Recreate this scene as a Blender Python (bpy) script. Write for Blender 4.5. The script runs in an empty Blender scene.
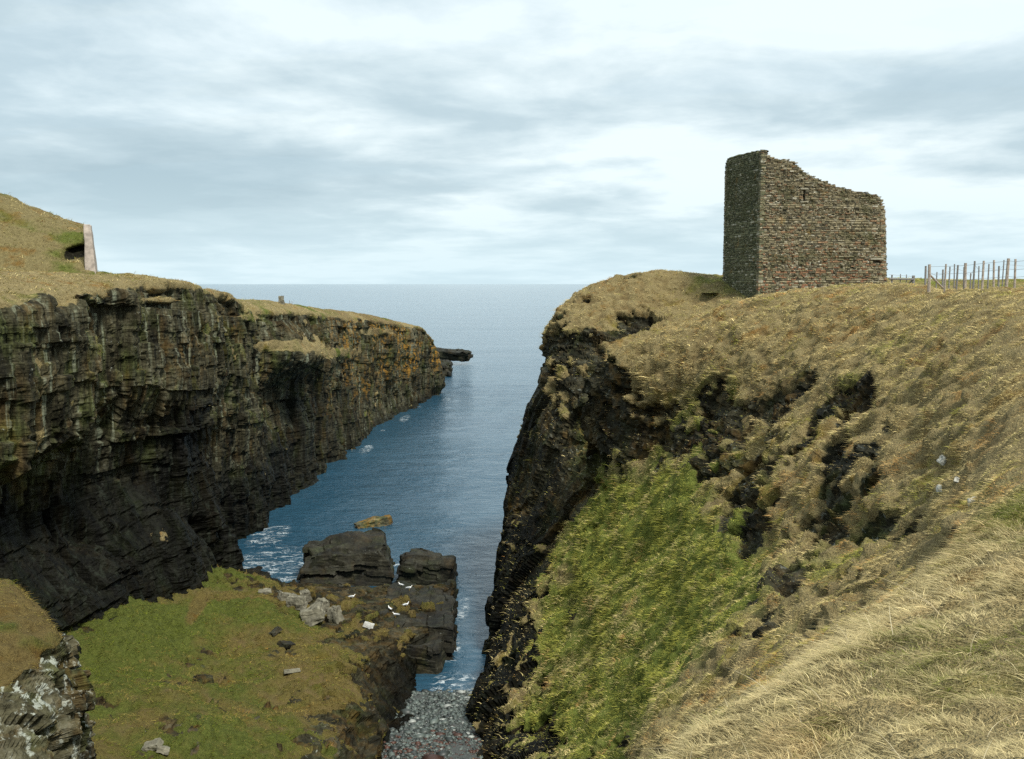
import bpy, bmesh, math, random
import numpy as np
from mathutils import Vector, Matrix
from mathutils.bvhtree import BVHTree

random.seed(7)
rng = np.random.default_rng(11)
S = bpy.context.scene
COL = S.collection
R = math.radians

# ---------------------------------------------------------------- camera
H = 30.0                     # eye height above the sea
F = 1000.0                   # focal length in pixels of a 1024 wide frame
CX, CY, HORIZON = 512.0, 379.5, 283.5
PITCH = math.atan((CY - HORIZON) / F)
cam = bpy.data.cameras.new('camera')
cam.sensor_width = 36.0
cam.lens = 36.0 * F / 1024.0
cam.clip_start = 0.1
cam.clip_end = 60000
camo = bpy.data.objects.new('camera', cam)
COL.objects.link(camo)
camo.location = (0, 0, H)
camo.rotation_euler = (math.pi / 2 - PITCH, 0, 0)
S.camera = camo

# ---------------------------------------------------------------- light
SUN_EL, SUN_AZ = R(54), R(146)       # azimuth clockwise from +Y : behind the viewer, to the right
sd = Vector((math.sin(SUN_AZ) * math.cos(SUN_EL), math.cos(SUN_AZ) * math.cos(SUN_EL), math.sin(SUN_EL)))
sun = bpy.data.lights.new('sun', 'SUN')
sun.energy = 3.7
sun.angle = R(12)
sun.color = (1.0, 0.96, 0.86)
suno = bpy.data.objects.new('sun', sun)
COL.objects.link(suno)
suno.rotation_euler = sd.to_track_quat('Z', 'Y').to_euler()
suno.location = (40, -40, 80)

S.view_settings.view_transform = 'Standard'
S.view_settings.look = 'None'
S.view_settings.exposure = 0.35
S.view_settings.gamma = 1.0
S.view_settings.use_curve_mapping = False
S.cycles.max_bounces = 6
S.cycles.diffuse_bounces = 3
S.cycles.use_denoising = False


class NT:
    """small helper around a node tree"""
    def __init__(s, nt):
        s.nt = nt
        nt.nodes.clear()

    def n(s, kind, **kw):
        nd = s.nt.nodes.new(kind)
        for k, v in kw.items():
            setattr(nd, k, v)
        return nd

    def put(s, sock, v):
        if isinstance(v, bpy.types.NodeSocket):
            s.nt.links.new(v, sock)
        elif isinstance(v, (tuple, list)) and len(v) == 3 and sock.type == 'RGBA':
            sock.default_value = (*v, 1)
        else:
            sock.default_value = v

    def math(s, op, a, b=None, c=None, clamp=False):
        nd = s.n('ShaderNodeMath', operation=op, use_clamp=clamp)
        for i, v in enumerate((a, b, c)):
            if v is not None:
                s.put(nd.inputs[i], v)
        return nd.outputs[0]

    def vmath(s, op, a, b=None):
        nd = s.n('ShaderNodeVectorMath', operation=op)
        s.put(nd.inputs[0], a)
        if b is not None:
            s.put(nd.inputs[1], b)
        return nd.outputs[0]

    def mix(s, f, a, b, blend='MIX'):
        nd = s.n('ShaderNodeMix', data_type='RGBA', blend_type=blend)
        s.put(nd.inputs[0], f)
        s.put(nd.inputs[6], a)
        s.put(nd.inputs[7], b)
        return nd.outputs[2]

    def noise(s, vec, scale, detail=4, rough=0.55, dist=0.0, out=0):
        nd = s.n('ShaderNodeTexNoise')
        if vec is not None:
            s.put(nd.inputs['Vector'], vec)
        nd.inputs['Scale'].default_value = scale
        nd.inputs['Detail'].default_value = detail
        nd.inputs['Roughness'].default_value = rough
        nd.inputs['Distortion'].default_value = dist
        return nd.outputs[out]

    def voro(s, vec, scale, feature='F1', out=0, rnd=1.0):
        nd = s.n('ShaderNodeTexVoronoi', feature=feature)
        s.put(nd.inputs['Vector'], vec)
        nd.inputs['Scale'].default_value = scale
        nd.inputs['Randomness'].default_value = rnd
        return nd.outputs[out]

    def ramp(s, f, stops, interp='LINEAR'):
        nd = s.n('ShaderNodeValToRGB')
        s.put(nd.inputs[0], f)
        cr = nd.color_ramp
        cr.interpolation = interp
        while len(cr.elements) < len(stops):
            cr.elements.new(0.5)
        for e, (p, c) in zip(cr.elements, stops):
            e.position = p
            e.color = (c, c, c, 1) if isinstance(c, (int, float)) else (*c, 1)
        return nd.outputs[0]

    def map(s, vec, scale=(1, 1, 1), rot=(0, 0, 0), loc=(0, 0, 0)):
        nd = s.n('ShaderNodeMapping')
        s.put(nd.inputs['Vector'], vec)
        nd.inputs['Location'].default_value = loc
        nd.inputs['Rotation'].default_value = rot
        nd.inputs['Scale'].default_value = scale
        return nd.outputs[0]

    def smooth(s, v, a, b):
        nd = s.n('ShaderNodeMapRange', interpolation_type='SMOOTHSTEP')
        s.put(nd.inputs[0], v)
        nd.inputs[1].default_value = a
        nd.inputs[2].default_value = b
        return nd.outputs[0]

    def bump(s, h, strength, dist, normal=None):
        nd = s.n('ShaderNodeBump')
        nd.inputs['Strength'].default_value = strength
        nd.inputs['Distance'].default_value = dist
        s.put(nd.inputs['Height'], h)
        if normal is not None:
            s.put(nd.inputs['Normal'], normal)
        return nd.outputs[0]


# ---------------------------------------------------------------- sky : hazy air with layers of stratocumulus
world = bpy.data.worlds.new('World')
S.world = world
world.use_nodes = True
w = NT(world.node_tree)
sky = w.n('ShaderNodeTexSky', sky_type='NISHITA')
sky.sun_disc = False
sky.sun_elevation = SUN_EL
sky.sun_rotation = SUN_AZ
sky.air_density = 1.0
sky.dust_density = 1.5
tc = w.n('ShaderNodeTexCoord')
dirv = w.vmath('NORMALIZE', tc.outputs['Generated'])
sep = w.n('ShaderNodeSeparateXYZ')
w.put(sep.inputs[0], dirv)
zz = w.math('MAXIMUM', sep.outputs[2], 0.0)
den = w.math('ADD', zz, 0.11)
cmb = w.n('ShaderNodeCombineXYZ')
w.put(cmb.inputs[0], w.math('DIVIDE', sep.outputs[0], den))
w.put(cmb.inputs[1], w.math('DIVIDE', sep.outputs[1], den))
pl = cmb.outputs[0]
big = w.noise(w.map(pl, (0.40, 0.50, 1), loc=(2.3, 4.9, 0)), 1.0, 7, 0.52, 0.25)
med = w.noise(w.map(pl, (1.7, 1.5, 1), loc=(7.7, 1.2, 3)), 1.0, 8, 0.57, 0.2)
shade = w.math('ADD', w.math('MULTIPLY', big, 0.64), w.math('MULTIPLY', med, 0.36))
sp_ = w.n('ShaderNodeSeparateXYZ')
w.put(sp_.inputs[0], pl)


def bank(x, y, rx, ry):
    """a soft-edged cloud bank at a place on the cloud deck"""
    a_ = w.math('DIVIDE', w.math('SUBTRACT', sp_.outputs[0], x), rx)
    b_ = w.math('DIVIDE', w.math('SUBTRACT', sp_.outputs[1], y), ry)
    return w.smooth(w.math('ADD', w.math('MULTIPLY', a_, a_), w.math('MULTIPLY', b_, b_)), 1.0, 0.0)


shade = w.math('SUBTRACT', shade, w.math('MULTIPLY', bank(-1.7, 4.5, 2.1, 1.0), 0.07))
shade = w.math('SUBTRACT', shade, w.math('MULTIPLY', bank(1.4, 3.2, 1.2, 0.45), 0.05))
shade = w.math('ADD', shade, w.math('MULTIPLY', bank(0.2, 2.6, 2.2, 0.6), 0.025))
shade = w.math('ADD', shade, w.math('MULTIPLY', bank(1.6, 4.8, 1.9, 0.6), 0.06))
cloud = w.ramp(shade, [(0.34, (3.6, 4.7, 5.25)), (0.45, (4.55, 5.65, 6.15)), (0.50, (5.6, 6.65, 7.05)), (0.565, (7.2, 8.1, 8.3))])
cover = w.smooth(w.noise(w.map(pl, (0.42, 0.9, 1), loc=(11.0, 3.0, 8)), 1.0, 5, 0.55, 0.2), 0.30, 0.50)
skyc = w.mix(1.0, sky.outputs[0], (1.35, 1.5, 1.55), 'MULTIPLY')
mixed = w.mix(w.math('MAXIMUM', w.math('MULTIPLY', cover, 0.97), 0.94), skyc, cloud)
# pale bright band just above the horizon
hz = w.smooth(sep.outputs[2], 0.0, 0.11)
mixed = w.mix(w.math('MULTIPLY', w.math('SUBTRACT', 1.0, hz), 0.72), mixed, (5.6, 7.1, 7.7))
bg = w.n('ShaderNodeBackground')
w.put(bg.inputs[0], mixed)
bg.inputs[1].default_value = 0.1
w.put(w.n('ShaderNodeOutputWorld').inputs[0], bg.outputs[0])


# ================================================================ helpers
def P(px, py, Y):
    """world point seen at a pixel of the photograph at the depth Y"""
    xc, yc = (px - CX) / F, -(py - CY) / F
    d = np.array([xc, math.cos(PITCH) + yc * math.sin(PITCH), -math.sin(PITCH) + yc * math.cos(PITCH)])
    t = Y / d[1]
    return (d[0] * t, Y, H + d[2] * t)


def ray(px, py):
    a = P(px, py, 1.0)
    return Vector((a[0], 1.0, a[2] - H)).normalized()


def project(p):
    """pixel coordinates of an array of points"""
    c, s = math.cos(PITCH), math.sin(PITCH)
    y, z = p[..., 1], p[..., 2] - H
    fw = y * c - z * s
    up = y * s + z * c
    fw = np.where(np.abs(fw) < 1e-3, 1e-3, fw)
    return CX + F * p[..., 0] / fw, CY - F * up / fw, fw


def tag(o, label=None, cat=None, group=None, kind=None):
    for k, v in (('label', label), ('category', cat), ('group', group), ('kind', kind)):
        if v:
            o[k] = v
    return o


M32 = np.uint32(0xFFFFFFFF)


def hsh(*a, seed=0):
    """integer hash to 0..1"""
    h = np.full(np.shape(a[0]), (seed * 374761393 + 668265263) & 0xFFFFFFFF, np.uint32)
    with np.errstate(over='ignore'):
        for i, v in enumerate(a):
            h ^= np.asarray(v).astype(np.int64).astype(np.uint32) * np.uint32(2654435761 + 40503 * i * 2)
            h = (h ^ (h >> np.uint32(15))) * np.uint32(2246822519)
            h = (h ^ (h >> np.uint32(13))) * np.uint32(3266489917)
            h ^= h >> np.uint32(16)
    return h.astype(np.float64) / 4294967295.0


def vnoise(x, y, z, seed=0):
    """smooth value noise, -1..1"""
    xi, yi, zi = np.floor(x), np.floor(y), np.floor(z)
    fx, fy, fz = x - xi, y - yi, z - zi
    fx, fy, fz = [f * f * f * (f * (f * 6 - 15) + 10) for f in (fx, fy, fz)]
    r = 0
    for dx in (0, 1):
        wx = fx if dx else 1 - fx
        for dy in (0, 1):
            wy = fy if dy else 1 - fy
            for dz in (0, 1):
                wz = fz if dz else 1 - fz
                r = r + hsh(xi + dx, yi + dy, zi + dz, seed=seed) * wx * wy * wz
    return r * 2 - 1


def fbm(p, scale, oct=4, seed=0, gain=0.5):
    x, y, z = p[..., 0] * scale, p[..., 1] * scale, p[..., 2] * scale
    a, r, t = 1.0, 0, 0
    for o in range(oct):
        r = r + a * vnoise(x, y, z, seed + o * 17)
        t += a
        a *= gain
        x, y, z = x * 2.03 + 5.1, y * 2.03 + 1.7, z * 2.03 + 9.2
    return r / t * 1.6


def worley(p, scale, seed=0):
    """distance to the nearest cell point, 2 neighbours a side in xyz"""
    q = p * scale
    i = np.floor(q)
    best = np.full(q.shape[:-1], 9.0)
    for dx in (-1, 0, 1):
        for dy in (-1, 0, 1):
            for dz in (-1, 0, 1):
                c = i + (dx, dy, dz)
                o = np.stack([hsh(c[..., 0], c[..., 1], c[..., 2], seed=seed + k) for k in range(3)], -1)
                d = ((c + o - q) ** 2).sum(-1)
                best = np.minimum(best, d)
    return np.sqrt(best)


def blocks(s, h, wd, ht, seed):
    row = np.floor(h / ht)
    col = np.floor(s / (wd * (0.7 + 0.6 * hsh(row, seed=seed + 5))) + hsh(row, seed=seed) * 7)
    return hsh(row, col, seed=seed + 9) - 0.5


def cr(c, t):
    """Catmull-Rom through the first axis of c at parameters t (0..n-1)"""
    n = c.shape[0]
    i = np.clip(np.floor(t).astype(int), 0, n - 2)
    f = (t - i).reshape((-1,) + (1,) * (c.ndim - 1))
    e = np.concatenate([[2 * c[0] - c[1]], c, [2 * c[-1] - c[-2]]])
    dm, dp = e[1:-1] - e[:-2], e[2:] - e[1:-1]
    ln = lambda q: np.linalg.norm(q, axis=-1, keepdims=True) + 1e-9
    tg = (dm + dp) * 0.45
    tg = tg * np.minimum(1.0, 1.1 * np.minimum(ln(dm), ln(dp)) / ln(tg))     # no overshoot where spacing is uneven
    p1, p2, m1, m2 = c[i], c[i + 1], tg[i], tg[i + 1]
    f2, f3 = f * f, f * f * f
    return (2 * f3 - 3 * f2 + 1) * p1 + (f3 - 2 * f2 + f) * m1 + (-2 * f3 + 3 * f2) * p2 + (f3 - f2) * m2


def lin(c, t):
    n = c.shape[0]
    i = np.clip(np.floor(t).astype(int), 0, n - 2)
    f = (t - i).reshape((-1,) + (1,) * (c.ndim - 1))
    return c[i] * (1 - f) + c[i + 1] * f


def params(n, per):
    """per[i] samples between control i and i+1"""
    out = [np.linspace(i, i + 1, per[i], endpoint=False) for i in range(n - 1)]
    return np.concatenate(out + [[n - 1.0]])


def gnormals(g):
    du = np.gradient(g, axis=0)
    dv = np.gradient(g, axis=1)
    n = np.cross(du, dv)
    n /= np.linalg.norm(n, axis=-1, keepdims=True) + 1e-9
    return n


def mesh_np(name, verts, faces, mat=None, cols=None, smooth=None, parent=None, colname='mask'):
    """faces : (n,3) or (n,4) array"""
    me = bpy.data.meshes.new(name)
    k = faces.shape[1]
    me.vertices.add(len(verts))
    me.vertices.foreach_set('co', np.ascontiguousarray(verts, np.float32).ravel())
    me.loops.add(faces.size)
    me.loops.foreach_set('vertex_index', np.ascontiguousarray(faces, np.int32).ravel())
    me.polygons.add(len(faces))
    me.polygons.foreach_set('loop_start', np.arange(0, faces.size, k, dtype=np.int32))
    if smooth is not None:
        me.polygons.foreach_set('use_smooth', np.broadcast_to(np.asarray(smooth, bool), (len(faces),)).copy())
    me.update(calc_edges=True)
    if cols is not None:
        a = me.color_attributes.new(colname, 'FLOAT_COLOR', 'POINT')
        a.data.foreach_set('color', np.ascontiguousarray(cols, np.float32).ravel())
    me.validate(verbose=False)
    if mat:
        me.materials.append(mat)
    o = bpy.data.objects.new(name, me)
    COL.objects.link(o)
    if parent:
        o.parent = parent
    return o


def grid_faces(nu, nv, flip=False):
    i = np.arange(nu * nv).reshape(nu, nv)
    f = np.stack([i[:-1, :-1], i[1:, :-1], i[1:, 1:], i[:-1, 1:]], -1).reshape(-1, 4)
    return f[:, ::-1] if flip else f


# ================================================================ materials
def principled(name):
    m = bpy.data.materials.new(name)
    m.use_nodes = True
    t = NT(m.node_tree)
    b = t.n('ShaderNodeBsdfPrincipled')
    out = t.n('ShaderNodeOutputMaterial')
    t.put(out.inputs[0], b.outputs[0])
    return m, t, b


def rock_nodes(t, pos, wet_dark, lichen, streak=1.0, dark=1.0, crust=0.64):
    """bedded dark flagstone : returns colour, bump height, roughness"""
    n1 = t.noise(t.map(pos, (0.35, 0.35, 0.22)), 1.0, 6, 0.6, 0.3)
    n2 = t.noise(t.map(pos, (1.6, 1.6, 0.30 if streak > 0.5 else 1.6), rot=(0.05, 0.06, 0)), 1.0, 6, 0.65)
    n3 = t.noise(pos, 6.0, 5, 0.65)
    bed = t.noise(t.map(pos, (0.25, 0.25, 5.5), rot=(0.06, 0.09, 0)), 1.0, 4, 0.6)
    v = t.math('ADD', t.math('MULTIPLY', n1, 0.40), t.math('MULTIPLY', n2, 0.34))
    v = t.math('ADD', v, t.math('MULTIPLY', n3, 0.26))
    base = t.ramp(v, [(0.36, tuple(c * dark for c in (0.012, 0.012, 0.009))), (0.46, tuple(c * dark for c in (0.046, 0.042, 0.024))),
                      (0.54, tuple(c * dark for c in (0.115, 0.105, 0.060))), (0.64, tuple(c * dark for c in (0.24, 0.23, 0.165)))])
    hue = t.noise(t.map(pos, (0.5, 0.5, 0.18), loc=(9, 3, 1)), 1.0, 4, 0.6)
    base = t.mix(t.math('MULTIPLY', t.smooth(hue, 0.50, 0.66), 0.6), base, t.mix(1.0, base, (1.5, 1.0, 0.52), 'MULTIPLY'))
    hue2 = t.noise(t.map(pos, (0.4, 0.4, 0.2), loc=(1, 13, 5)), 1.0, 4, 0.6)
    base = t.mix(t.smooth(hue2, 0.48, 0.66), base, t.mix(1.0, base, (0.86, 1.06, 0.62), 'MULTIPLY'))
    base = t.mix(t.math('MULTIPLY', t.smooth(bed, 0.60, 0.44), 0.22 if streak > 0.5 else 0.45), base, t.mix(1.0, base, (0.35, 0.35, 0.36), 'MULTIPLY'))
    if streak > 0.5:
        sk = t.noise(t.map(pos, (1.5, 1.5, 0.07), loc=(3, 8, 2)), 1.0, 4, 0.62, 0.4)
        base = t.mix(t.math('MULTIPLY', t.smooth(sk, 0.55, 0.64), t.ramp(t.noise(pos, 0.16, 4, 0.6), [(0.40, 0.08), (0.62, 0.85)])), base, t.mix(n3, (0.10, 0.112, 0.066), (0.30, 0.315, 0.23)))
        base = t.mix(t.math('MULTIPLY', t.smooth(sk, 0.47, 0.38), 0.75), base, t.mix(1.0, base, (0.28, 0.27, 0.27), 'MULTIPLY'))
    pale = t.noise(pos, 2.3, 5, 0.7)
    base = t.mix(t.math('MULTIPLY', t.smooth(pale, crust, crust + 0.07), 0.55 if crust > 0.55 else 0.85), base, (0.33, 0.35, 0.30))
    lm = t.math('MULTIPLY', lichen, t.smooth(t.noise(pos, 0.9, 6, 0.65), 0.48, 0.60))
    base = t.mix(lm, base, t.mix(t.noise(pos, 3.0, 3), (0.20, 0.085, 0.015), (0.34, 0.20, 0.035)))
    base = t.mix(wet_dark, base, t.mix(1.0, base, (0.11, 0.125, 0.125), 'MULTIPLY'))
    hgt = t.math('ADD', t.math('MULTIPLY', n3, 0.35), t.math('MULTIPLY', bed, 0.55))
    hgt = t.math('ADD', hgt, t.math('MULTIPLY', t.voro(t.map(pos, (1.2, 1.2, 2.6), rot=(0.08, 0.1, 0.4)), 1.0), 0.5))
    rough = t.math('SUBTRACT', 0.85, t.math('MULTIPLY', wet_dark, 0.22))
    return base, hgt, rough


def terrain_material(name, streak=1.0, dark=1.0, tan=(0.34, 0.27, 0.13), grn=1.0, crust=0.64):
    m, t, b = principled(name)
    geo = t.n('ShaderNodeNewGeometry')
    pos = geo.outputs['Position']
    at = t.n('ShaderNodeAttribute', attribute_name='mask')
    sp = t.n('ShaderNodeSeparateColor')
    t.put(sp.inputs[0], at.outputs['Color'])
    rock, green, wet_dark, lich = sp.outputs[0], sp.outputs[1], sp.outputs[2], at.outputs['Alpha']
    base, hgt, rough = rock_nodes(t, pos, wet_dark, lich, streak, dark, crust)
    g1 = t.noise(pos, 0.55, 5, 0.6)
    g2 = t.noise(pos, 3.2, 5, 0.65)
    g3 = t.noise(pos, 16.0, 3, 0.6)
    tanc = t.ramp(t.math('ADD', t.math('MULTIPLY', g2, 0.6), t.math('MULTIPLY', g3, 0.4)),
                  [(0.30, tuple(c * k for c, k in zip(tan, (0.34, 0.30, 0.26)))), (0.48, tuple(c * 0.74 for c in tan)), (0.68, tan)])
    tanc = t.mix(t.smooth(g1, 0.54, 0.70), tanc, t.mix(1.0, tanc, (0.92, 0.66, 0.42), 'MULTIPLY'))
    grn = t.ramp(t.math('ADD', t.math('MULTIPLY', g2, 0.5), t.math('MULTIPLY', g3, 0.5)),
                 [(0.32, tuple(grn * c for c in (0.040, 0.050, 0.012))), (0.50, tuple(grn * c for c in (0.105, 0.125, 0.024))), (0.68, tuple(grn * c for c in (0.17, 0.185, 0.045)))])
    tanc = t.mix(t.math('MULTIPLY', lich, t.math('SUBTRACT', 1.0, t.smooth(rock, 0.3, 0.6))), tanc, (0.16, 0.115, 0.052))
    gm = t.smooth(t.math('ADD', green, t.math('MULTIPLY', t.math('SUBTRACT', g1, 0.5), 1.2)), 0.25, 0.75)
    grass = t.mix(gm, tanc, grn)
    rm = t.smooth(t.math('ADD', rock, t.math('MULTIPLY', t.math('SUBTRACT', g2, 0.5), 0.5)), 0.42, 0.58)
    t.put(b.inputs['Base Color'], t.mix(rm, grass, base))
    rmix = t.n('ShaderNodeMix', data_type='FLOAT')
    t.put(rmix.inputs[0], rm)
    rmix.inputs[2].default_value = 0.95
    t.put(rmix.inputs[3], rough)
    t.put(b.inputs['Roughness'], rmix.outputs[0])
    b.inputs['Specular IOR Level'].default_value = 0.12
    hm = t.n('ShaderNodeMix', data_type='FLOAT')
    t.put(hm.inputs[0], rm)
    t.put(hm.inputs[2], t.math('ADD', g3, t.math('MULTIPLY', g2, 0.6)))
    t.put(hm.inputs[3], hgt)
    t.put(b.inputs['Normal'], t.bump(hm.outputs[0], 0.9, 0.22))
    return m


def stone_material(name, dark=1.0, wet_dark=0.0, lichen=0.0, streak=0.0):
    m, t, b = principled(name)
    pos = t.n('ShaderNodeNewGeometry').outputs['Position']
    base, hgt, rough = rock_nodes(t, pos, wet_dark, lichen, streak, dark)
    t.put(b.inputs['Base Color'], base)
    t.put(b.inputs['Roughness'], rough)
    b.inputs['Specular IOR Level'].default_value = 0.3
    t.put(b.inputs['Normal'], t.bump(hgt, 0.8, 0.12))
    return m


def flat_material(name, colour, rough=0.8, scale=6.0, var=0.35, bump=0.02):
    m, t, b = principled(name)
    pos = t.n('ShaderNodeTexCoord').outputs['Object']
    n = t.noise(pos, scale, 5, 0.6)
    t.put(b.inputs['Base Color'], t.ramp(n, [(0.3, tuple(c * (1 - var) for c in colour)), (0.7, tuple(min(1, c * (1 + var)) for c in colour))]))
    b.inputs['Roughness'].default_value = rough
    b.inputs['Specular IOR Level'].default_value = 0.3
    t.put(b.inputs['Normal'], t.bump(n, 0.5, bump))
    return m


def blade_material(name):
    m = bpy.data.materials.new(name)
    m.use_nodes = True
    t = NT(m.node_tree)
    at = t.n('ShaderNodeAttribute', attribute_name='mask')
    d = t.n('ShaderNodeBsdfDiffuse')
    tr = t.n('ShaderNodeBsdfTranslucent')
    t.put(d.inputs[0], at.outputs['Color'])
    t.put(tr.inputs[0], at.outputs['Color'])
    mx = t.n('ShaderNodeMixShader')
    mx.inputs[0].default_value = 0.28
    t.put(mx.inputs[1], d.outputs[0])
    t.put(mx.inputs[2], tr.outputs[0])
    t.put(t.n('ShaderNodeOutputMaterial').inputs[0], mx.outputs[0])
    return m


MT_RIGHT = terrain_material('turf_and_crag', streak=0.0, dark=0.66, crust=0.60, grn=1.35)
MT_LEFT = terrain_material('turf_and_sea_cliff', streak=1.0, dark=0.62)
MT_FLOOR = terrain_material('mossy_turf_and_rock', streak=0.0, dark=0.45, tan=(0.18, 0.14, 0.045), grn=0.85)
M_BLADE = blade_material('dry_grass_blades')
M_BLACKROCK = stone_material('wet_black_rock', dark=0.40, wet_dark=0.45)
M_GREYROCK = flat_material('grey_flagstone', (0.165, 0.155, 0.115), 0.85, 2.6, 0.55, 0.05)
M_SLABROCK = stone_material('brown_slab_rock', dark=0.9, lichen=0.5)


# ================================================================ lofted land
def steep(n):
    return np.clip(1 - np.abs(n[..., 2]), 0, 1)


def loft(st, upers, vpers):
    c = np.array(st, float)
    tu, tv = params(c.shape[0], upers), params(c.shape[1], vpers)
    g = cr(c, tu)
    g = np.swapaxes(cr(np.swapaxes(g, 0, 1), tv), 0, 1)
    return g, tu, tv


def field(rows, tu, tv):
    a = lin(np.array(rows, float), tu)
    return lin(a.T, tv).T


TERRAIN = []     # (grid, normals, mask, name) used for scattering and for placing things


def finish(name, g, masks, mat, label, cat, flip, flat=True):
    nu, nv = g.shape[:2]
    rockf = masks[..., 0]
    fm = (rockf[:-1, :-1] < 0.55).ravel() if flat else True
    o = mesh_np(name, g.reshape(-1, 3), grid_faces(nu, nv, flip), mat, masks.reshape(-1, 4), fm)
    tag(o, label, cat, kind='structure')
    n = gnormals(g) * (-1 if flip else 1)
    TERRAIN.append((g, n, masks, name))
    return o


# ---------------------------------------------------------------- the near hillside, its crags and the headland of the ruin
A = [
 # deep      waterline   low cliff    turf foot    crag foot    crag top     brown slope  skyline      inland       far
 [(-12,-14,0), (-11,-13,6), (-9,-12,15), (-7,-11,22), (-5,-10,26), (-3,-9,28), (0,-9,28.9), (4,-9,29.5), (10,-9,30), (150,-10,31)],
 [(-9,-2,4), (-8,-1,9), (-6,0,17), (-4.2,1,22.5), (-2.6,1.5,25.8), (-1.1,2,27.3), (0.5,2.4,28.2), (3,2,28.5), (8,1,29), (150,0,30.5)],
 [(-8,5,3), (-7,5.4,8), (-4.4,6,16), (-2.5,6,20.8), (-0.9,6.4,24.2), (0.7,6.8,25.5), (2.4,6.7,26.5), (4.5,6.2,27.2), (9,5.6,28.6), (150,4,30.5)],
 [(-7,10,2), (-6,10,7), (-3.5,10,14.5), (-1.7,10,19), (-0.2,10,22.8), (1.0,10.0,24.4), (2.7,10.2,25.55), (5,10.3,26.5), (9.5,10,28.2), (150,9,30.2)],
 [(-6,14,2), (-5,14,6.5), (-3,13.5,13), (-1,13.4,17.5), (0.7,13.2,21.2), (2.4,13,23.2), (4.7,13,25.1), (7.3,13.6,26.3), (12,14,28), (150,14,30)],
 [(-5,21,1.5), (-4,21,5), (-2,20.6,10), (0,20.3,14), (2.5,20,18), (5,20,21.4), (8,20,24.0), P(1024,456,20), (15.5,20,28.4), (150,20,30)],
 [(-4.5,31,1), (-3,31,4), (-0.3,30,8.5), (2,29.4,12.8), (5,29,17.4), (9,28,21.5), (11.6,27.5,24.2), P(1024,388,27), (19,27,28.8), (150,28,30)],
 [(-4.2,40,0), (-2.8,40,2.5), (0.5,40,7.5), P(612,759,39), P(702,640,38), P(805,520,37), P(892,430,36), P(1000,312,38), (24,39,29.5), (150,40,29.8)],
 [(-4.2,48,-1), (-2.7,48,1.5), (0,48,5.2), P(562,740,49), P(692,560,48), P(792,436,47), P(862,372,46), P(942,297,50), (27,53,28.9), (150,52,29.3)],
 [(-4.2,56,-2), (-2.8,56,.6), (-.9,56,3.6), P(535,715,57), P(655,525,57), P(738,422,56), P(802,352,55), P(872,288,58), (27,62,28.9), (150,62,29)],
 [(-4.0,64,-3), P(470,750,64), P(492,692,65), P(550,640,65), P(625,505,66), P(672,408,65), P(732,340,63), P(812,290,65), (24.5,70,28.3), (150,72,28.8)],
 [(-3.6,70,-3), P(481,715,70), P(499,640,71), P(568,545,72), P(590,474,73), P(592,368,72), P(655,343,71), P(747,304,71), (22,74.5,27.4), (150,80,28.7)],
 [(-3.5,74.5,-3), (-2.0,74.5,0), (-1.1,74.5,4.6), (2.6,75,9.8), (4.9,75.6,14), (6.6,76,17.5), (10.4,76.4,20.5), (17.2,76.5,25.0), (22.5,79,27.2), (150,84,28.6)],
 [(-3.3,79,-3), (-1.9,79,0), (-0.9,79,5), (2.0,79.5,10.5), (3.9,80,15.5), (5.4,81,19.6), (9.4,81.6,21.8), (15.5,82.5,25.8), (21,82.5,27.9), (150,90,28.6)],
 [(-3.0,86,-3), (-1.6,86,0), (-0.9,86,6.4), (1.0,86.5,12.4), (2.6,87,18.4), P(566,346,87.5), P(628,322,89), P(690,300,91), (20.5,88,29.0), (150,97,28.6)],
 [(-2.4,93,-3), P(500,606,93), P(505,512,93), P(520,452,93), P(541,388,93), P(552,322,93), P(588,292,94), P(650,272,95), P(722,277,96), (150,102,28.5)],
 [(-2.2,106,-3), (-1.0,105,0), (-0.7,103,7), (0.6,102,13.5), (2.9,101,19.5), (4.6,101,25), (8.2,102,28.0), (13.5,104,29.5), (20,106,29), (150,112,28)],
 [(0.2,116,-3), (1.5,114,0), (2.5,113,7), (4,112,13), (6,111,18), (8,110,22), (11,111,25), (15,113,27), (22,116,27), (150,126,27)],
 [(8,130,-3), (9,127,0), (10,125,6), (11,124,11), (13,123,16), (15,122,20), (17,122,23), (20,123,25), (26,127,25), (150,138,26)],
 [(28,160,-3), (29,156,0), (29.5,153,5), (30,151,9), (30.5,149,13), (31,147,16), (32,146,18), (33,146,20), (37,147,21), (150,150,22)],
]
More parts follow.
